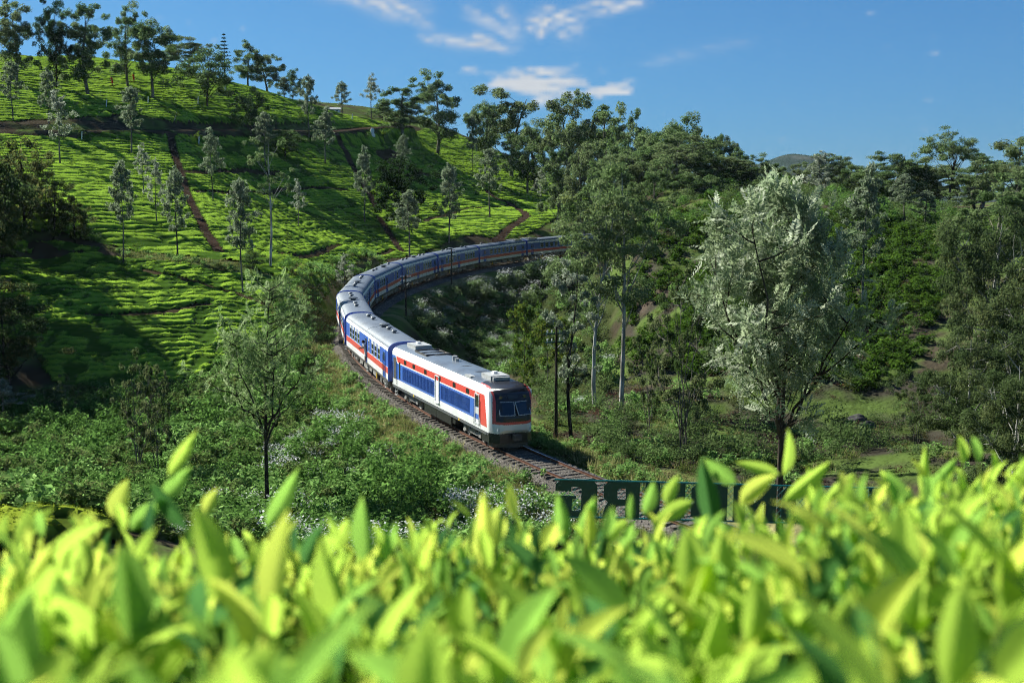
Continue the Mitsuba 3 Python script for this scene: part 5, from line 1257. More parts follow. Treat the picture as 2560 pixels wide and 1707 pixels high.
def paint_loco(p, n, uv):
    x = LI[0, 0] * p.x + LI[0, 1] * p.y + LI[0, 2] * p.z + LI[0, 3]
    y = LI[1, 0] * p.x + LI[1, 1] * p.y + LI[1, 2] * p.z + LI[1, 3]
    z = LI[2, 0] * p.x + LI[2, 1] * p.y + LI[2, 2] * p.z + LI[2, 3]
    h, ay = LL, dr.abs(y)
    white, red, blue, black = mi.Color3f(0.76, 0.76, 0.76), mi.Color3f(0.62, 0.075, 0.06), mi.Color3f(0.05, 0.135, 0.47), mi.Color3f(0.018, 0.018, 0.022)
    grey = mikit.mix((0.122, 0.142, 0.172), (0.078, 0.088, 0.105), mikit.smoothstep(.4, .7, mikit.fbm(x * .7, y * 1.2, 2.2, 4)))
    c = dr.select(z < 1.52, white, blue)
    red_zone = (z > 2.78) & (z < 3.2) & (x > -h + .9 + (3.2 - z) * .8) & (x < h - 2.2)
    c = dr.select((z > 2.70) & (z < 3.2) & (x > -h + .75 + (3.2 - z) * .8) & (x < h - 2.1), white, c)
    c = dr.select(red_zone, red, c)
    c = dr.select((z > 3.2), white, c)
    edge = h - 2.75 + (2.7 - z) * 0.42
    c = dr.select((x > edge - .10) & (z < 3.2) & (z > 1.52), white, c)
    c = dr.select((x > edge) & (x < h - 1.12 - (z - 1.2) * .22) & (z > 1.3) & (z < 3.2), red, c)
    roofline = 3.50
    c = dr.select((z > roofline) & (ay < 1.2), grey, c)
    front = (x > h - 1.25 - (z - 2.0) * .35) & (z > 1.2)
    ring = (ay < 1.27) & (z > 1.60) & (z < 3.95) & (x > h - 2.4)
    mask = (ay < 1.13) & (z > 1.76) & (x > h - 2.75)
    c = dr.select(ring & front, red, c)
    c = dr.select((ay < 1.2) & (z > 3.35) & (x > h - 2.75), red, c)
    c = dr.select(mask & (front | (z > 3.35)), black, c)
    grime = mikit.fbm(x * 1.2, z * 0.6, y * .4, 4) * mikit.smoothstep(2.3, 1.0, z)
    return mikit.mix(c, (0.2, 0.17, 0.14), dr.clip(grime * 0.45, 0, 0.5))


scene['mat_loco_paint'] = metal(mikit.proc(paint_loco), 0.3)
tag('locomotive', 'white, red and blue locomotive with black windscreen face leading the train', 'locomotive')
sh = loco_shell()
put('locomotive__body', sh, 'mat_loco_paint', 24, M=MT(LM))
h = LL
WS = np.array([[h - .10, 2.25], [h - .42, 2.85]])
tilt = math.degrees(math.atan2(.32, .60))


def on_face(mesh, y, z, out=0.02, yaw=0):
    """Lays a mesh modelled in the y-z plane (facing +x) on the raked face."""
    x = h - .10 - (z - 2.25) / .60 * .32 - .3 * (abs(y) / 1.42) ** 2 + out
    return mesh, T(LM.tolist()).translate([x, y, z]).rotate([0, 0, 1], yaw).rotate([0, 1, 0], -tilt)


def rounded(w, hh, r, t):
    p = shapely.box(-w / 2 + r, -hh / 2 + r, w / 2 - r, hh / 2 - r).buffer(r, quad_segs=4)
    return p, t


def plate_x(poly, t):
    m = trimesh.creation.extrude_polygon(poly, t, engine='earcut')
    v = m.vertices
    return trimesh.Trimesh(np.column_stack([v[:, 2], v[:, 0], v[:, 1]]), m.faces, process=False)


ws = shapely.box(-.40, -.37, .40, .37).buffer(.07, quad_segs=4)
for sd in (1, -1):
    m, M_ = on_face(plate_x(ws.difference(ws.buffer(-.035)), .03), sd * .52, 2.53, .075, sd * 12)
    k = put('locomotive__windscreen', m, 'mat_frame', M=M_)
    m, M_ = on_face(plate_x(ws.buffer(-.035), .02), sd * .52, 2.53, .075, sd * 12)
    put(k + '__pane', m, 'mat_wind_glass', M=M_)
for sd in (1, -1):
    put('locomotive__headlight', trimesh.creation.cylinder(radius=.10, height=.05, sections=16, transform=trimesh.transformations.rotation_matrix(math.pi / 2, [0, 1, 0])), 'mat_glass', M=T(LM.tolist()).translate([h - .60, sd * .78, 3.16]))
    put('locomotive__lower_lamp', bx(-.03, .05, -.2, .2, -.08, .08), 'mat_frame', M=T(LM.tolist()).translate([h - .26, sd * .88, 1.27]).rotate([0, 0, 1], sd * 16))
put('locomotive__destination_panel', plate_x(shapely.box(-.28, -.1, .28, .1).buffer(.06), .04), 'mat_glass', M=T(LM.tolist()).translate([h - .61, 0, 3.18]).rotate([0, 1, 0], -34))
# sides: ribbed panels, cab door, small windows, centre door
for sd in (1, -1):
    tn = 0 if sd > 0 else 180
    for xa, xb in ((-h + 2.4, -.75), (.55, h - 4.0)):
        ribs = [bx(xa, xb, -.01, .012, 1.66, 2.62)] + [bx(x, x + .07, .012, .035, 1.70, 2.58) for x in np.arange(xa + .06, xb - .08, .16)]
        m = join(*ribs)
        if sd < 0:
            m.apply_transform(np.diag([1, -1, 1, 1]))
            m.invert()
        put('locomotive__ribbed_panel', m, 'mat_panel_blue', M=MT(LM, 0, sd * 1.42, 0))
    for x in (-h + 3.0, -h + 4.9, -h + 7.4, -h + 10.2, -h + 13.0, -h + 15.4):
        put('locomotive__window', join(bx(-.26, .26, 0, .012, -.12, .12), bx(-.21, .21, 0, .012, -.16, .16)), 'mat_black', M=MT(LM, x, sd * 1.42, 2.99, tn))
    put('locomotive__cab_window', join(bx(-.2, .26, 0, .014, -.32, .26), bx(-.14, .18, 0, .014, .26, .38)), 'mat_black', M=MT(LM, h - 1.72, sd * 1.405, 2.42, tn))
    d = put('locomotive__cab_door', join(bx(-.36, -.30, 0, .035, 1.2, 3.1), bx(.30, .36, 0, .035, 1.2, 3.1), bx(-.3, .3, 0, .03, 3.04, 3.1), bx(-.3, .3, 0, .015, 1.85, 2.25), bx(-.3, .3, 0, .03, 1.2, 1.3)), 'mat_frame', M=MT(LM, h - 2.75, sd * 1.42, 0, tn))
    put(d + '__pane', bx(-.22, .22, 0, .02, 2.3, 2.98), 'mat_glass', M=MT(LM, h - 2.75, sd * 1.42, 0, tn))
    put('locomotive__centre_door', join(bx(-.36, .36, 0, .01, 1.5, 2.7), bx(-.40, -.36, 0, .06, 1.3, 3.1), bx(.36, .40, 0, .06, 1.3, 3.1), bx(-.36, .36, 0, .05, 3.06, 3.1), bx(-.4, .4, 0, .10, 1.28, 1.34)), 'mat_white', M=MT(LM, -.1, sd * 1.42, 0, tn))
    put('locomotive__vestibule_opening', bx(-.36, .36, 0, .012, 1.5, 3.05), 'mat_dark_steel', M=MT(LM, -h + .62, sd * 1.42, 0, tn))
    put('locomotive__vestibule_opening', bx(-.16, .16, 0, .012, 1.62, 2.86), 'mat_black', M=MT(LM, -h + 1.72, sd * 1.42, 0, tn))
    for x in (-h + .62, h - 2.75):
        put('locomotive__handrail', {**RAILBAR, 'to_world': MT(LM, x, sd * 1.42, 3.1, tn)}, None)
    put('locomotive__step', {**LADDER, 'to_world': MT(LM, -h + .6, sd * 1.3, 0, tn)}, None)
    put('locomotive__warning_plate', join(bx(3.9, 4.12, 1.435, 1.445, .86, 1.0), bx(-5.1, -4.88, 1.435, 1.445, .86, 1.0)) if sd > 0 else join(bx(3.9, 4.12, -1.445, -1.435, .86, 1.0), bx(-5.1, -4.88, -1.445, -1.435, .86, 1.0)), 'mat_yellow', M=MT(LM))
put('locomotive__underframe', join(bx(-h + .1, h - 1.0, -1.40, 1.40, .86, 1.02), bx(-h + .1, h - 1.2, -1.43, -1.40, .84, 1.03), bx(-h + .1, h - 1.2, 1.40, 1.43, .84, 1.03)), 'mat_underframe', M=MT(LM))
tank = shapely.box(-2.6, .30, 2.2, .78).buffer(.06, quad_segs=3)
put('locomotive__fuel_tank', join(bx(-2.9, -.45, -1.36, 1.36, .24, .80), bx(-.40, 2.4, -1.36, 1.36, .24, .80), bx(2.5, 3.0, -1.3, 1.3, .4, .8)), 'mat_black', M=MT(LM))
skirt = m3.CrossSection([[(h - 2.1, -1.38), (h - .9, -1.38), (h - .35, -.9), (h - .22, 0), (h - .35, .9), (h - .9, 1.38), (h - 2.1, 1.38)]]).extrude(.62).translate([0, 0, .42])
plough = m3.CrossSection([[(h - 1.6, -1.2), (h - .9, -1.2), (h - .25, -.3), (h - .25, .3), (h - .9, 1.2), (h - 1.6, 1.2)]]).extrude(.3, scale_top=(1, 1)).translate([0, 0, .14])
put('locomotive__front_skirt', skirt, 'mat_black', 20, M=MT(LM))
put('locomotive__rail_guard', plough, 'mat_dark_steel', 20, M=MT(LM))
put('locomotive__coupler', join(bx(h - .3, h + .25, -.14, .14, .72, .98), bx(h + .05, h + .32, -.24, .24, .68, 1.0)), 'mat_dark_steel', M=MT(LM))
rf = extrude_x(section(1.40, 3.1, 3.24, 3.87), -h + .002, -h + .1)
put('locomotive__cooling_unit', join(bx(h - 4.1, h - 2.55, -.62, .62, 3.84, 4.16), bx(h - 4.0, h - 2.3, -.55, .55, 3.9, 4.1)), 'mat_light_grey', M=MT(LM))
put('locomotive__cooling_unit', join(bx(-h + 1.0, -h + 2.9, -.62, .62, 3.84, 4.16)), 'mat_light_grey', M=MT(LM))
put('locomotive__roof_lamp', bx(h - 3.6, h - 3.3, -.14, .14, 4.16, 4.3), 'mat_white', M=MT(LM))
put('locomotive__roof_lamp', bx(-h + 1.6, -h + 1.9, -.14, .14, 4.16, 4.3), 'mat_white', M=MT(LM))
put('locomotive__roof_hatch', join(bx(-h + 3.6, -h + 3.66, -.9, .9, 3.86, 3.99), bx(-h + 6.0, -h + 6.06, -.9, .9, 3.86, 3.99), bx(-h + 3.66, -h + 6.0, .86, .9, 3.80, 3.96), bx(-h + 3.66, -h + 6.0, -.9, -.86, 3.80, 3.96), bx(-h + 4.8, -h + 4.84, -.86, .86, 3.9, 3.97)), 'mat_dark_steel', M=MT(LM))
put('locomotive__exhaust', join(cyl([-1.0, .15, 3.8], [-1.0, .15, 4.24], .17, 16), cyl([-.55, .15, 3.8], [-.55, .15, 4.12], .13, 14)), 'mat_light_grey', 30, M=MT(LM))
put('locomotive__roof_fin', bx(h - 5.6, h - 4.6, -1.16, -.55, 3.72, 3.86), 'mat_light_grey', M=MT(LM))
put('locomotive__roof_fin', bx(h - 5.4, h - 4.7, .55, 1.1, 3.72, 3.84), 'mat_light_grey', M=MT(LM))
top = np.column_stack([1.2 * np.cos(np.linspace(.25, math.pi - .25, 13)), 3.30 + .63 * np.sin(np.linspace(.25, math.pi - .25, 13)) ** .8])
put('locomotive__roof_seam', join(*[extrude_x(np.vstack([top + [0, .02], (top - [0, .03])[::-1]]), x - .025, x + .025) for x in (-h + 3.3, -h + 6.4, 1.6, h - 5.8)]), 'mat_dark_steel', M=MT(LM))
add_bogies('locomotive', LM, (h - 4.2, -h + 3.6))


# ------------------------------------------------------------------ people
def figure(joints, parts):
    """One body: hulls of spheres along the bones, joined, refined and smoothed."""
    b = m3.Manifold()
    for chain in parts:
        for (p, r), (q, s) in zip(chain[:-1], chain[1:]):
            b += m3.Manifold.batch_hull([m3.Manifold.sphere(r, 12).translate(p), m3.Manifold.sphere(s, 12).translate(q)])
    m = b.refine_to_length(.05).to_mesh()
    t = trimesh.Trimesh(m.vert_properties[:, :3], m.tri_verts, process=True)
    trimesh.smoothing.filter_taubin(t, iterations=6)
    return t


def person(x, y, z, turn, label, cloth, stoop=0.25, M=None):
    key = numbered('person')
    tag(key, label, 'person')
    s = stoop
    body = figure(None, [
        [((.09, 0, .05), .05), ((.10, 0, .45), .06), ((.09, 0, .88), .09)], [((-.09, 0, .05), .05), ((-.10, 0, .45), .06), ((-.09, 0, .88), .09)],
        [((.10, .12, .03), .035), ((.09, 0, .05), .05)], [((-.10, .12, .03), .035), ((-.09, 0, .05), .05)],
        [((.19, s * .5, 1.38), .055), ((.25, .12 + s * .5, 1.12), .045), ((.17, .32 + s * .5, 1.08), .035), ((.15, .40 + s * .5, 1.07), .04)],
        [((-.19, s * .5, 1.38), .055), ((-.25, .12 + s * .5, 1.12), .045), ((-.17, .32 + s * .5, 1.08), .035), ((-.15, .40 + s * .5, 1.07), .04)],
        [((0, 0, .92), .13), ((0, s * .25, 1.15), .13), ((0, s * .5, 1.36), .13), ((0, s * .6, 1.48), .06), ((0, s * .75 + .02, 1.58), .085), ((0, s * .75 + .02, 1.64), .09)],
        [((0, s * .75 + .10, 1.60), .02), ((0, s * .75 + .12, 1.585), .018)]])
    m = M if M is not None else T().translate([x, y, z]).rotate([0, 0, 1], turn)
    put(key + '__body', body, 'mat_skin', True, M=m)
    gar = figure(None, [[((.19, s * .5, 1.39), .075), ((.22, .06 + s * .5, 1.24), .065)], [((-.19, s * .5, 1.39), .075), ((-.22, .06 + s * .5, 1.24), .065)], [((0, 0, .92), .16), ((0, s * .25, 1.15), .15), ((0, s * .5, 1.38), .15)],
                        [((.08, 0, .45), .10), ((.05, 0, .92), .14)], [((-.08, 0, .45), .10), ((-.05, 0, .92), .14)]])
    put(key + '__garment', gar, cloth, True, M=m)
    put(key + '__hair', figure(None, [[((0, s * .75, 1.66), .095), ((0, s * .75 - .04, 1.60), .09)]]), 'mat_hair', True, M=m)


for (px, py), lab, st in zip(PICKERS, ('tea picker in a red sari standing in the upper tea rows', 'second tea picker in red, half hidden by a tree trunk'), (.35, .2)):
    person(px, py, float(ground_z(px, py)) + .35, 160, lab, 'mat_red_cloth', st)
person(0, 0, 0, 0, 'passenger in a pale shirt leaning out of the first coach doorway', 'mat_pale_cloth', .3, M=MT(CAR_M[0], .3, -1.42, 1.10, 180))

# ------------------------------------------------------------------ telegraph poles and wires
tops = []
for i, ((px, py, hh), lab) in enumerate(zip(POLES, ('dark telegraph pole with two crossarms right of the locomotive', 'telegraph pole with white insulators in front of the fifth coach', 'thin telegraph pole in front of the sixth coach'))):
    key = numbered('telegraph_pole')
    z = float(ground_z(px, py))
    tag(key, lab, 'telegraph pole', 'telegraph poles')
    M = T().translate([px, py, z])
    ang = (22, 8, -20)[i]
    put(key + '__post', tube([[0, 0, -.8], [0, 0, hh * .5], [0, 0, hh]], [.12, .10, .075], 10), 'mat_bark_dark', True, M=M)
    for j, dz in enumerate((.45, 1.0)):
        Ma = M.rotate([0, 0, 1], ang)
        a = put(key + '__crossarm', join(bx(-.68, .68, .07, .15, hh - dz - .05, hh - dz + .05)), 'mat_sign', M=Ma)
        for ox in (-.58, -.28, .28, .58):
            put(a + '__insulator', join(cyl([ox, .11, hh - dz + .05], [ox, .11, hh - dz + .12], .02, 8), cyl([ox, .11, hh - dz + .12], [ox, .11, hh - dz + .24], .05, 10)), 'mat_insulator', 30, M=Ma)
    put(key + '__brace', join(cyl([-.5, .1, hh - 1.0], [0, .1, hh - 1.5], .025, 6), cyl([.5, .1, hh - 1.0], [0, .1, hh - 1.5], .025, 6)), 'mat_wire', M=M.rotate([0, 0, 1], ang))
    tops.append(np.array([px, py, z + hh - .25]))
for a, b in zip(tops[:-1], tops[1:]):
    for o, dz in ((-.5, 0), (.5, 0), (.5, -.55)):
        t = np.linspace(0, 1, 14)[:, None]
        side = np.array([math.cos(math.radians(20)), math.sin(math.radians(20)), 0]) * o
        pts = a + side + [0, 0, dz] + (b - a) * t - np.array([0, 0, 1.1]) * (4 * t * (1 - t))
        tag(put('telegraph_wire', tube(pts, .004, 4), 'mat_bark_dark'), 'thin sagging wire strung between the telegraph poles', 'wire', 'telegraph wires')

# ------------------------------------------------------------------ small things on the slopes
(px, py), = STONE
put('boundary_stone__slab', join(bx(-.42, .42, -.16, .16, -.3, 1.25), cyl([0, -.16, 1.25], [0, .16, 1.25], .30, 18)), 'mat_whitewash', M=T().translate([px, py, float(ground_z(px, py)) + .2]).rotate([0, 0, 1], 15))
put('boundary_stone__plinth', bx(-.6, .6, -.3, .3, -.6, .12), 'mat_whitewash', M=T().translate([px, py, float(ground_z(px, py)) + .2]).rotate([0, 0, 1], 15))
tag('boundary_stone', 'white stone slab standing at the bend of the earth road', 'stone')
POST = ['white post leaning in the shaded bank below the round tree', 'white post in the shade under the dark skyline tree', 'white post under the forked skyline tree', 'white post left of the round skyline tree', 'white post under the far left shade tree',
        'white post under the shade tree right of the path', 'white post near the ridge trees', 'white post left of the boundary stone']
for (px, py), lab in zip(WHITE_POSTS, POST):
    k = numbered('painted_post')
    tag(put(k, tube([[0, 0, -.5], [.02, 0, .7], [0.05, 0, 1.35]], [.11, .10, .085], 8), 'mat_whitewash', True, M=T().translate([px, py, float(ground_z(px, py)) + .2]).rotate([0, 1, 0], (18 if k == 'painted_post' else 3))), lab, 'post')
rng = np.random.default_rng(77)
for (px, py, r), lab in zip(ROCKS, ('largest dark boulder on the slope right of the wattle', 'second dark boulder, to the right of the largest', 'smallest dark boulder, left of the largest')):
    m = trimesh.creation.icosphere(subdivisions=3)
    v = m.vertices * (0.75 + 0.6 * meshkit.fbm(m.vertices * 1.7 + px, 3, 4)[:, None]) * [r * 1.3, r, r * .85]
    tag(put('boulder', (v, m.faces), 'mat_boulder', 30, M=T().translate([px, py, float(ground_z(px, py)) + r * .25])), lab, 'rock')

# low house on the ridge, behind the slope
hx, hy = -46.5, 330.0
hz = float(ground_z(hx, hy)) - 1.6
HM = T().translate([hx, hy, hz + 1.0]).rotate([0, 0, 1], 12).scale(.45)
tag('house', 'low house with a pale metal roof peeping over the ridge', 'house')
put('house__wall', bx(-4.2, 4.2, -2.6, 2.6, -1.5, 2.5), 'mat_whitewash', M=HM)
rfm = trimesh.creation.extrude_polygon(shapely.Polygon([(-3.2, 2.45), (0, 3.7), (3.2, 2.45), (3.2, 2.6), (0, 3.9), (-3.2, 2.6)]), 9.4, engine='earcut')
rfm = trimesh.Trimesh(np.column_stack([rfm.vertices[:, 2] - 4.7, rfm.vertices[:, 0], rfm.vertices[:, 1]]), rfm.faces, process=False)
put('house__roof', rfm, 'mat_tile_roof', M=HM)
for wx in (-2.4, 2.2):
    put('house__window', bx(wx - .5, wx + .5, -2.63, -2.6, 1.0, 2.1), 'mat_glass', M=HM)
put('house__door', bx(-.45, .45, -2.63, -2.6, -.3, 2.0), 'mat_bark_dark', M=HM)

# ------------------------------------------------------------------ name sign seen from behind: letters of plate between two tubes
SIGN_W, SIGN_H = 9.6, 1.10
SM = T().translate([1.22, 36.0, 5.73]).rotate([0, 0, 1], -2).rotate([0, 1, 0], 1.15)
tag('name_sign', 'dark green metal name sign seen from behind, cut-out letters before wire mesh', 'sign')
put('name_sign__top_tube', cyl([0, 0, SIGN_H], [SIGN_W, 0, SIGN_H], .03, 10), 'mat_sign_rail', 30, M=SM)
put('name_sign__bottom_tube', cyl([0.2, 0, 0], [SIGN_W, 0, 0], .03, 10), 'mat_sign_rail', 30, M=SM)
mesh_parts = []
for i in range(int(SIGN_W / .16) + 8):
    for sg in (1, -1):
        x0, x1 = i * .16 - .6, i * .16 - .6 + 1.1 * sg * .9
        z0, z1 = 0.0, SIGN_H
        t0, t1 = 0.0, 1.0
        dx = x1 - x0
        if dx > 0:
            t0, t1 = max(0, (0.05 - x0) / dx), min(1, (SIGN_W - x0) / dx)
        else:
            t0, t1 = max(0, (SIGN_W - x0) / dx), min(1, (0.05 - x0) / dx)
        if t1 - t0 > .05:
            mesh_parts.append(tube([[x0 + dx * t0, .03 + .008 * sg, z1 * t0], [x0 + dx * t1, .03 + .008 * sg, z1 * t1]], .0055, 4))
put('name_sign__wire_mesh', merge(mesh_parts), 'mat_sign_rail')
scene['name_sign__wire_mesh']['to_world'] = SM
tag('name_sign__wire_mesh', kind='stuff')
for px in (0.9, 4.8, 9.2):
    put('name_sign__post', bx(px - .05, px + .05, .06, .14, -3.6, SIGN_H), 'mat_sign', M=SM)


def block(outer, *holes):
    p = shapely.Polygon(outer)
    for hl in holes:
        p = p.difference(shapely.Polygon(hl) if not isinstance(hl, shapely.geometry.base.BaseGeometry) else hl)
    return p


# drawn as read from the front, in a 1 x 1 box; they face away from the camera, so they are turned over
LET = {
    'G': block([(.10, 0), (.9, 0), (1, .1), (1, .58), (.5, .58), (.5, .50), (.60, .50), (.60, .16), (.40, .16), (.38, .20), (.38, .78), (.42, .83), (.62, .83), (.62, .70), (1, .70), (1, .9), (.9, 1), (.10, 1), (0, .9), (0, .1)]),
    'R': block([(0, 0), (.38, 0), (.38, .33), (.62, .33), (.68, 0), (1, 0), (.93, .30), (.85, .42), (.97, .55), (.97, .88), (.86, 1), (0, 1)], [(.38, .52), (.58, .52), (.60, .55), (.60, .80), (.57, .82), (.38, .82)]),
    'U': block([(.1, 0), (.9, 0), (1, .1), (1, 1), (.63, 1), (.63, .2), (.58, .16), (.42, .16), (.37, .2), (.37, 1), (0, 1), (0, .1)]),
    'B': block([(0, 0), (.86, 0), (1, .12), (1, .42), (.9, .5), (1, .58), (1, .88), (.86, 1), (0, 1)], shapely.Point(.55, .72).buffer(.14), shapely.Point(.55, .27).buffer(.14)),
    'M': block([(0, 0), (.28, 0), (.28, .55), (.44, .18), (.56, .18), (.72, .55), (.72, 0), (1, 0), (1, 1), (.72, 1), (.5, .52), (.28, 1), (0, 1)]),
    'O': block([(.14, 0), (.86, 0), (1, .14), (1, .86), (.86, 1), (.14, 1), (0, .86), (0, .14)], shapely.box(.38, .2, .62, .8).buffer(.02)),
}
for ch, x0, w in (('G', .04, 1.22), ('R', 1.42, 1.08), ('U', 2.66, 1.16), ('B', 4.0, 1.05), ('M', 5.22, 1.25), ('O', 6.62, 1.15)):
    m = trimesh.creation.extrude_polygon(LET[ch], .02, engine='earcut')
    v = m.vertices
    # turned over: its left edge is at our right
    put('name_sign__letter', trimesh.Trimesh(np.column_stack([x0 + w * (1 - v[:, 0]), v[:, 2] - .03, .02 + v[:, 1] * (SIGN_H - .04)]), m.faces, process=False), 'mat_sign', M=SM)


# ------------------------------------------------------------------ tea hedge at the photographer's feet
def leaf_mesh(bend, fold, n=6):
    """A unit tea leaf along +y, its upper face +z: pointed oval with a folded midrib and an arching blade."""
    t = np.linspace(0, 1, n)
    w = np.sin(np.pi * np.clip(t, 0, 1) ** 0.85) ** 0.8 * (1 - 0.25 * t) * 0.5
    w[0] = .03
    w[-1] = 0.004
    ang = bend * t
    cy = np.concatenate([[0], np.cumsum(np.cos((ang[1:] + ang[:-1]) / 2) / (n - 1))])
    cz = -np.concatenate([[0], np.cumsum(np.sin((ang[1:] + ang[:-1]) / 2) / (n - 1))])
    rows = []
    for u in (-1, -.5, 0, .5, 1):
        lift = fold * abs(u) * w * 0.8 + 0.012 * np.sin(t * 26 + u) * abs(u)
        rows.append(np.column_stack([u * w, cy + np.sin(ang) * lift * 0.5, cz + np.cos(ang) * lift]))
    V = np.stack(rows, 1)
    k = np.arange(n * 5).reshape(n, 5)
    q = np.stack([k[:-1, :-1], k[:-1, 1:], k[1:, 1:], k[1:, :-1]], -1).reshape(-1, 4)
    return V.reshape(-1, 3), np.vstack([q[:, [0, 1, 2]], q[:, [0, 2, 3]]]), np.repeat(t, 5), np.tile(np.abs([-1, -.5, 0, .5, 1]), n)


TONES = {'lime': (0.43, 0.60, 0.085), 'yellow': (0.60, 0.68, 0.11), 'mid': (0.25, 0.44, 0.075), 'dark': (0.07, 0.18, 0.045), 'deep': (0.035, 0.10, 0.032)}
SHAPES_ = [leaf_mesh(b, f_) for b, f_ in ((.15, .35), (.5, .3), (.9, .25), (1.3, .3), (-.2, .5), (.3, .7), (.7, .55))]
LEAF = {}
for tn, c in TONES.items():
    for i, (v, f, t, e) in enumerate(SHAPES_):
        col = np.array(c)[None] * (0.86 + 0.2 * t[:, None]) * (1.0 + 0.25 * (e[:, None] < .1)) + np.array([0.05, 0.02, 0]) * (t[:, None] > .93)
        LEAF[tn, i] = (mikit.ply((v, f), 'mat_tea_leaf', True, color=np.clip(col, 0, 1)), v, f, col)


def hedge_top(x, y):
    return 14.68 - 0.235 * (y - 0.6) + (0.11 * smooth01(0.14, 0.7, x / np.maximum(y, .5) * 2.2) + 0.05 * smooth01(0.45, 0.85, -x / np.maximum(y, .5) * 2.2)) * smooth01(1.0, 2.2, y) + (meshkit.fbm(np.stack([x * 2.2, y * 2.2, np.zeros_like(x)], -1), 3, 3) - .5) * .16


def frame_from(ax, up):
    ax = ax / np.linalg.norm(ax)
    up = up - ax * (up @ ax)
    up /= np.linalg.norm(up) + 1e-9
    return np.cross(ax, up), ax, up


tag('tea_hedge', 'yellow-green tea bushes right in front of the camera, out of focus', 'tea hedge')
rng = np.random.default_rng(2024)
items = []  # (base, axis, up, length, width, tone, shape)
for b, t, w, tone in TALL_LEAVES:
    b, t = np.array(b), np.array(t)
    a = t - b
    L = np.linalg.norm(a)
    items.append((b, a, np.array([rng.normal() * .4, -1.0, .3]), L, w * 1.15, tone, int(rng.choice([0, 4, 5])), 1))
stems = []
N = 3300
y = np.sqrt(rng.uniform(.50 ** 2, 2.75 ** 2, N))
x = rng.uniform(-1, 1, N) * (0.47 * y + .80)
zt = hedge_top(x, y)
for i in range(N):
    edge = smooth01(2.35, 2.75, y[i])
    base = np.array([x[i], y[i], zt[i] - .10 - .25 * edge + rng.normal() * .02])
    d = unit(np.array([rng.normal() * .22, rng.normal() * .22, 1.0]))
    sh = rng.uniform(.07, .15)
    stems.append(tube([base - d * .12, base, base + d * sh], [.0028, .0022, .0014], 4))
    a0 = rng.uniform(0, 6.28)
    young = rng.random() < .72
    nl = rng.integers(3, 6)
    for j in range(nl):
        u = j / max(nl - 1, 1)
        p = base + d * sh * u
        a = a0 + j * 2.4
        spread = (1.0 - .72 * u) * rng.uniform(.55, 1.15)
        ax = unit(d * 1.0 + np.array([math.cos(a), math.sin(a), -.15]) * spread)
        up = d - np.array([math.cos(a), math.sin(a), 0]) * .5
        L = rng.uniform(.05, .084) * (1.08 - .3 * u)
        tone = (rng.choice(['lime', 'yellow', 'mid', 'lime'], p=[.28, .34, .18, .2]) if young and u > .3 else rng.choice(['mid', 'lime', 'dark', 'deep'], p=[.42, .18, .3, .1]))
        items.append((p, ax, up + rng.normal(size=3) * .25, L, L * rng.uniform(.28, .40), tone, int(rng.integers(7)), 0))
# taller shoots with broad leaves close to the lens
for i in range(130):
    yy = rng.uniform(.62, 1.5)
    xx = rng.uniform(-1, 1) * (.46 * yy + .6)
    p0 = np.array([xx, yy, float(hedge_top(np.array(xx), np.array(yy))) - .05])
    d = unit(np.array([rng.normal() * .25, rng.normal() * .25, 1.0]))
    a0 = rng.uniform(0, 6.28)
    for j in range(4):
        a = a0 + j * 2.4
        ax = unit(d + np.array([math.cos(a), math.sin(a), 0]) * rng.uniform(.2, .9))
        L = rng.uniform(.085, .13)
        items.append((p0 + d * .03 * j, ax, d - np.array([math.cos(a), math.sin(a), 0]) * .5 + rng.normal(size=3) * .2, L, L * rng.uniform(.34, .44), rng.choice(['lime', 'mid', 'yellow', 'dark'], p=[.4, .25, .2, .15]), int(rng.integers(7)), 0))
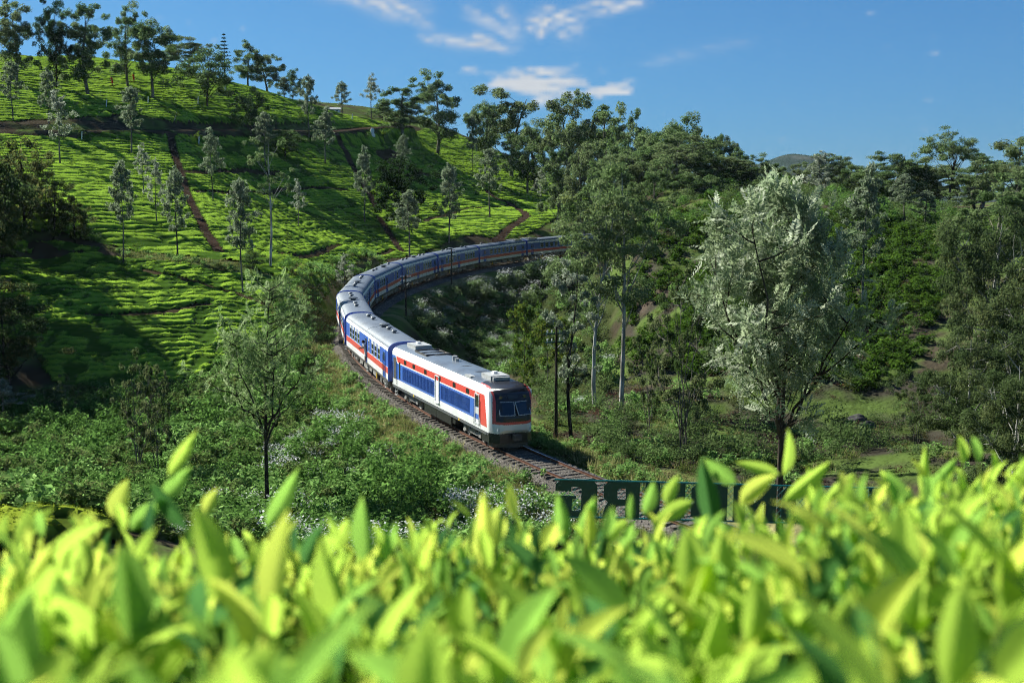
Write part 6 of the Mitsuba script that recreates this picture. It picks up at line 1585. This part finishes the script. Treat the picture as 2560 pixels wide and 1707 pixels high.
# older leaves of the plucking table, lower down
for i in range(4400):
    yy = math.sqrt(rng.uniform(.45 ** 2, 2.6 ** 2))
    xx = rng.uniform(-1, 1) * (.47 * yy + .80)
    zz = hedge_top(np.array(xx), np.array(yy)) - rng.uniform(.06, .26)
    a = rng.uniform(0, 6.28)
    L = rng.uniform(.07, .115)
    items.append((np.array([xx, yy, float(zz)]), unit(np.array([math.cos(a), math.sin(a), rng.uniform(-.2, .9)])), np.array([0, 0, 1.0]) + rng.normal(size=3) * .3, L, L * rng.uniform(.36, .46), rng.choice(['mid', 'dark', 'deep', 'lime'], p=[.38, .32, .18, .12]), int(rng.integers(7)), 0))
score = np.array([(9 if it[7] else 0) + it[3] / np.linalg.norm(it[0] - [0, 0, CAM_Z]) + (it[0][2] - hedge_top(it[0][0:1], it[0][1:2])[0]) * .6 - (it[0][1] < .6) - 2 * (abs(it[0][0]) > .44 * it[0][1] + .06) for it in items])
order = np.argsort(-score)
rest = []
for rank, k in enumerate(order):
    b, ax, up, L, w, tone, sh, _ = items[k]
    s_, a_, u_ = frame_from(np.asarray(ax, float), np.asarray(up, float))
    m = np.eye(4)
    m[:3, 0], m[:3, 1], m[:3, 2], m[:3, 3] = s_ * w, a_ * L, u_ * (L * .9), b
    if rank < 300:
        put('tea_hedge__leaf', {**LEAF[tone, sh][0], 'to_world': T(m.tolist())}, None)
    else:
        _, v, f, c = LEAF[tone, sh]
        rest.append((v @ m[:3, :3].T + m[:3, 3], f, c * rng.uniform(.85, 1.15)))
put('tea_hedge__leaves', mikit.ply(merge(rest)[:2], 'mat_tea_leaf', True, color=np.clip(merge(rest)[2], 0, 1)), None)
tag('tea_hedge__leaves', kind='stuff')
put('tea_hedge__stems', merge(stems), 'mat_stem', True)
tag('tea_hedge__stems', kind='stuff')
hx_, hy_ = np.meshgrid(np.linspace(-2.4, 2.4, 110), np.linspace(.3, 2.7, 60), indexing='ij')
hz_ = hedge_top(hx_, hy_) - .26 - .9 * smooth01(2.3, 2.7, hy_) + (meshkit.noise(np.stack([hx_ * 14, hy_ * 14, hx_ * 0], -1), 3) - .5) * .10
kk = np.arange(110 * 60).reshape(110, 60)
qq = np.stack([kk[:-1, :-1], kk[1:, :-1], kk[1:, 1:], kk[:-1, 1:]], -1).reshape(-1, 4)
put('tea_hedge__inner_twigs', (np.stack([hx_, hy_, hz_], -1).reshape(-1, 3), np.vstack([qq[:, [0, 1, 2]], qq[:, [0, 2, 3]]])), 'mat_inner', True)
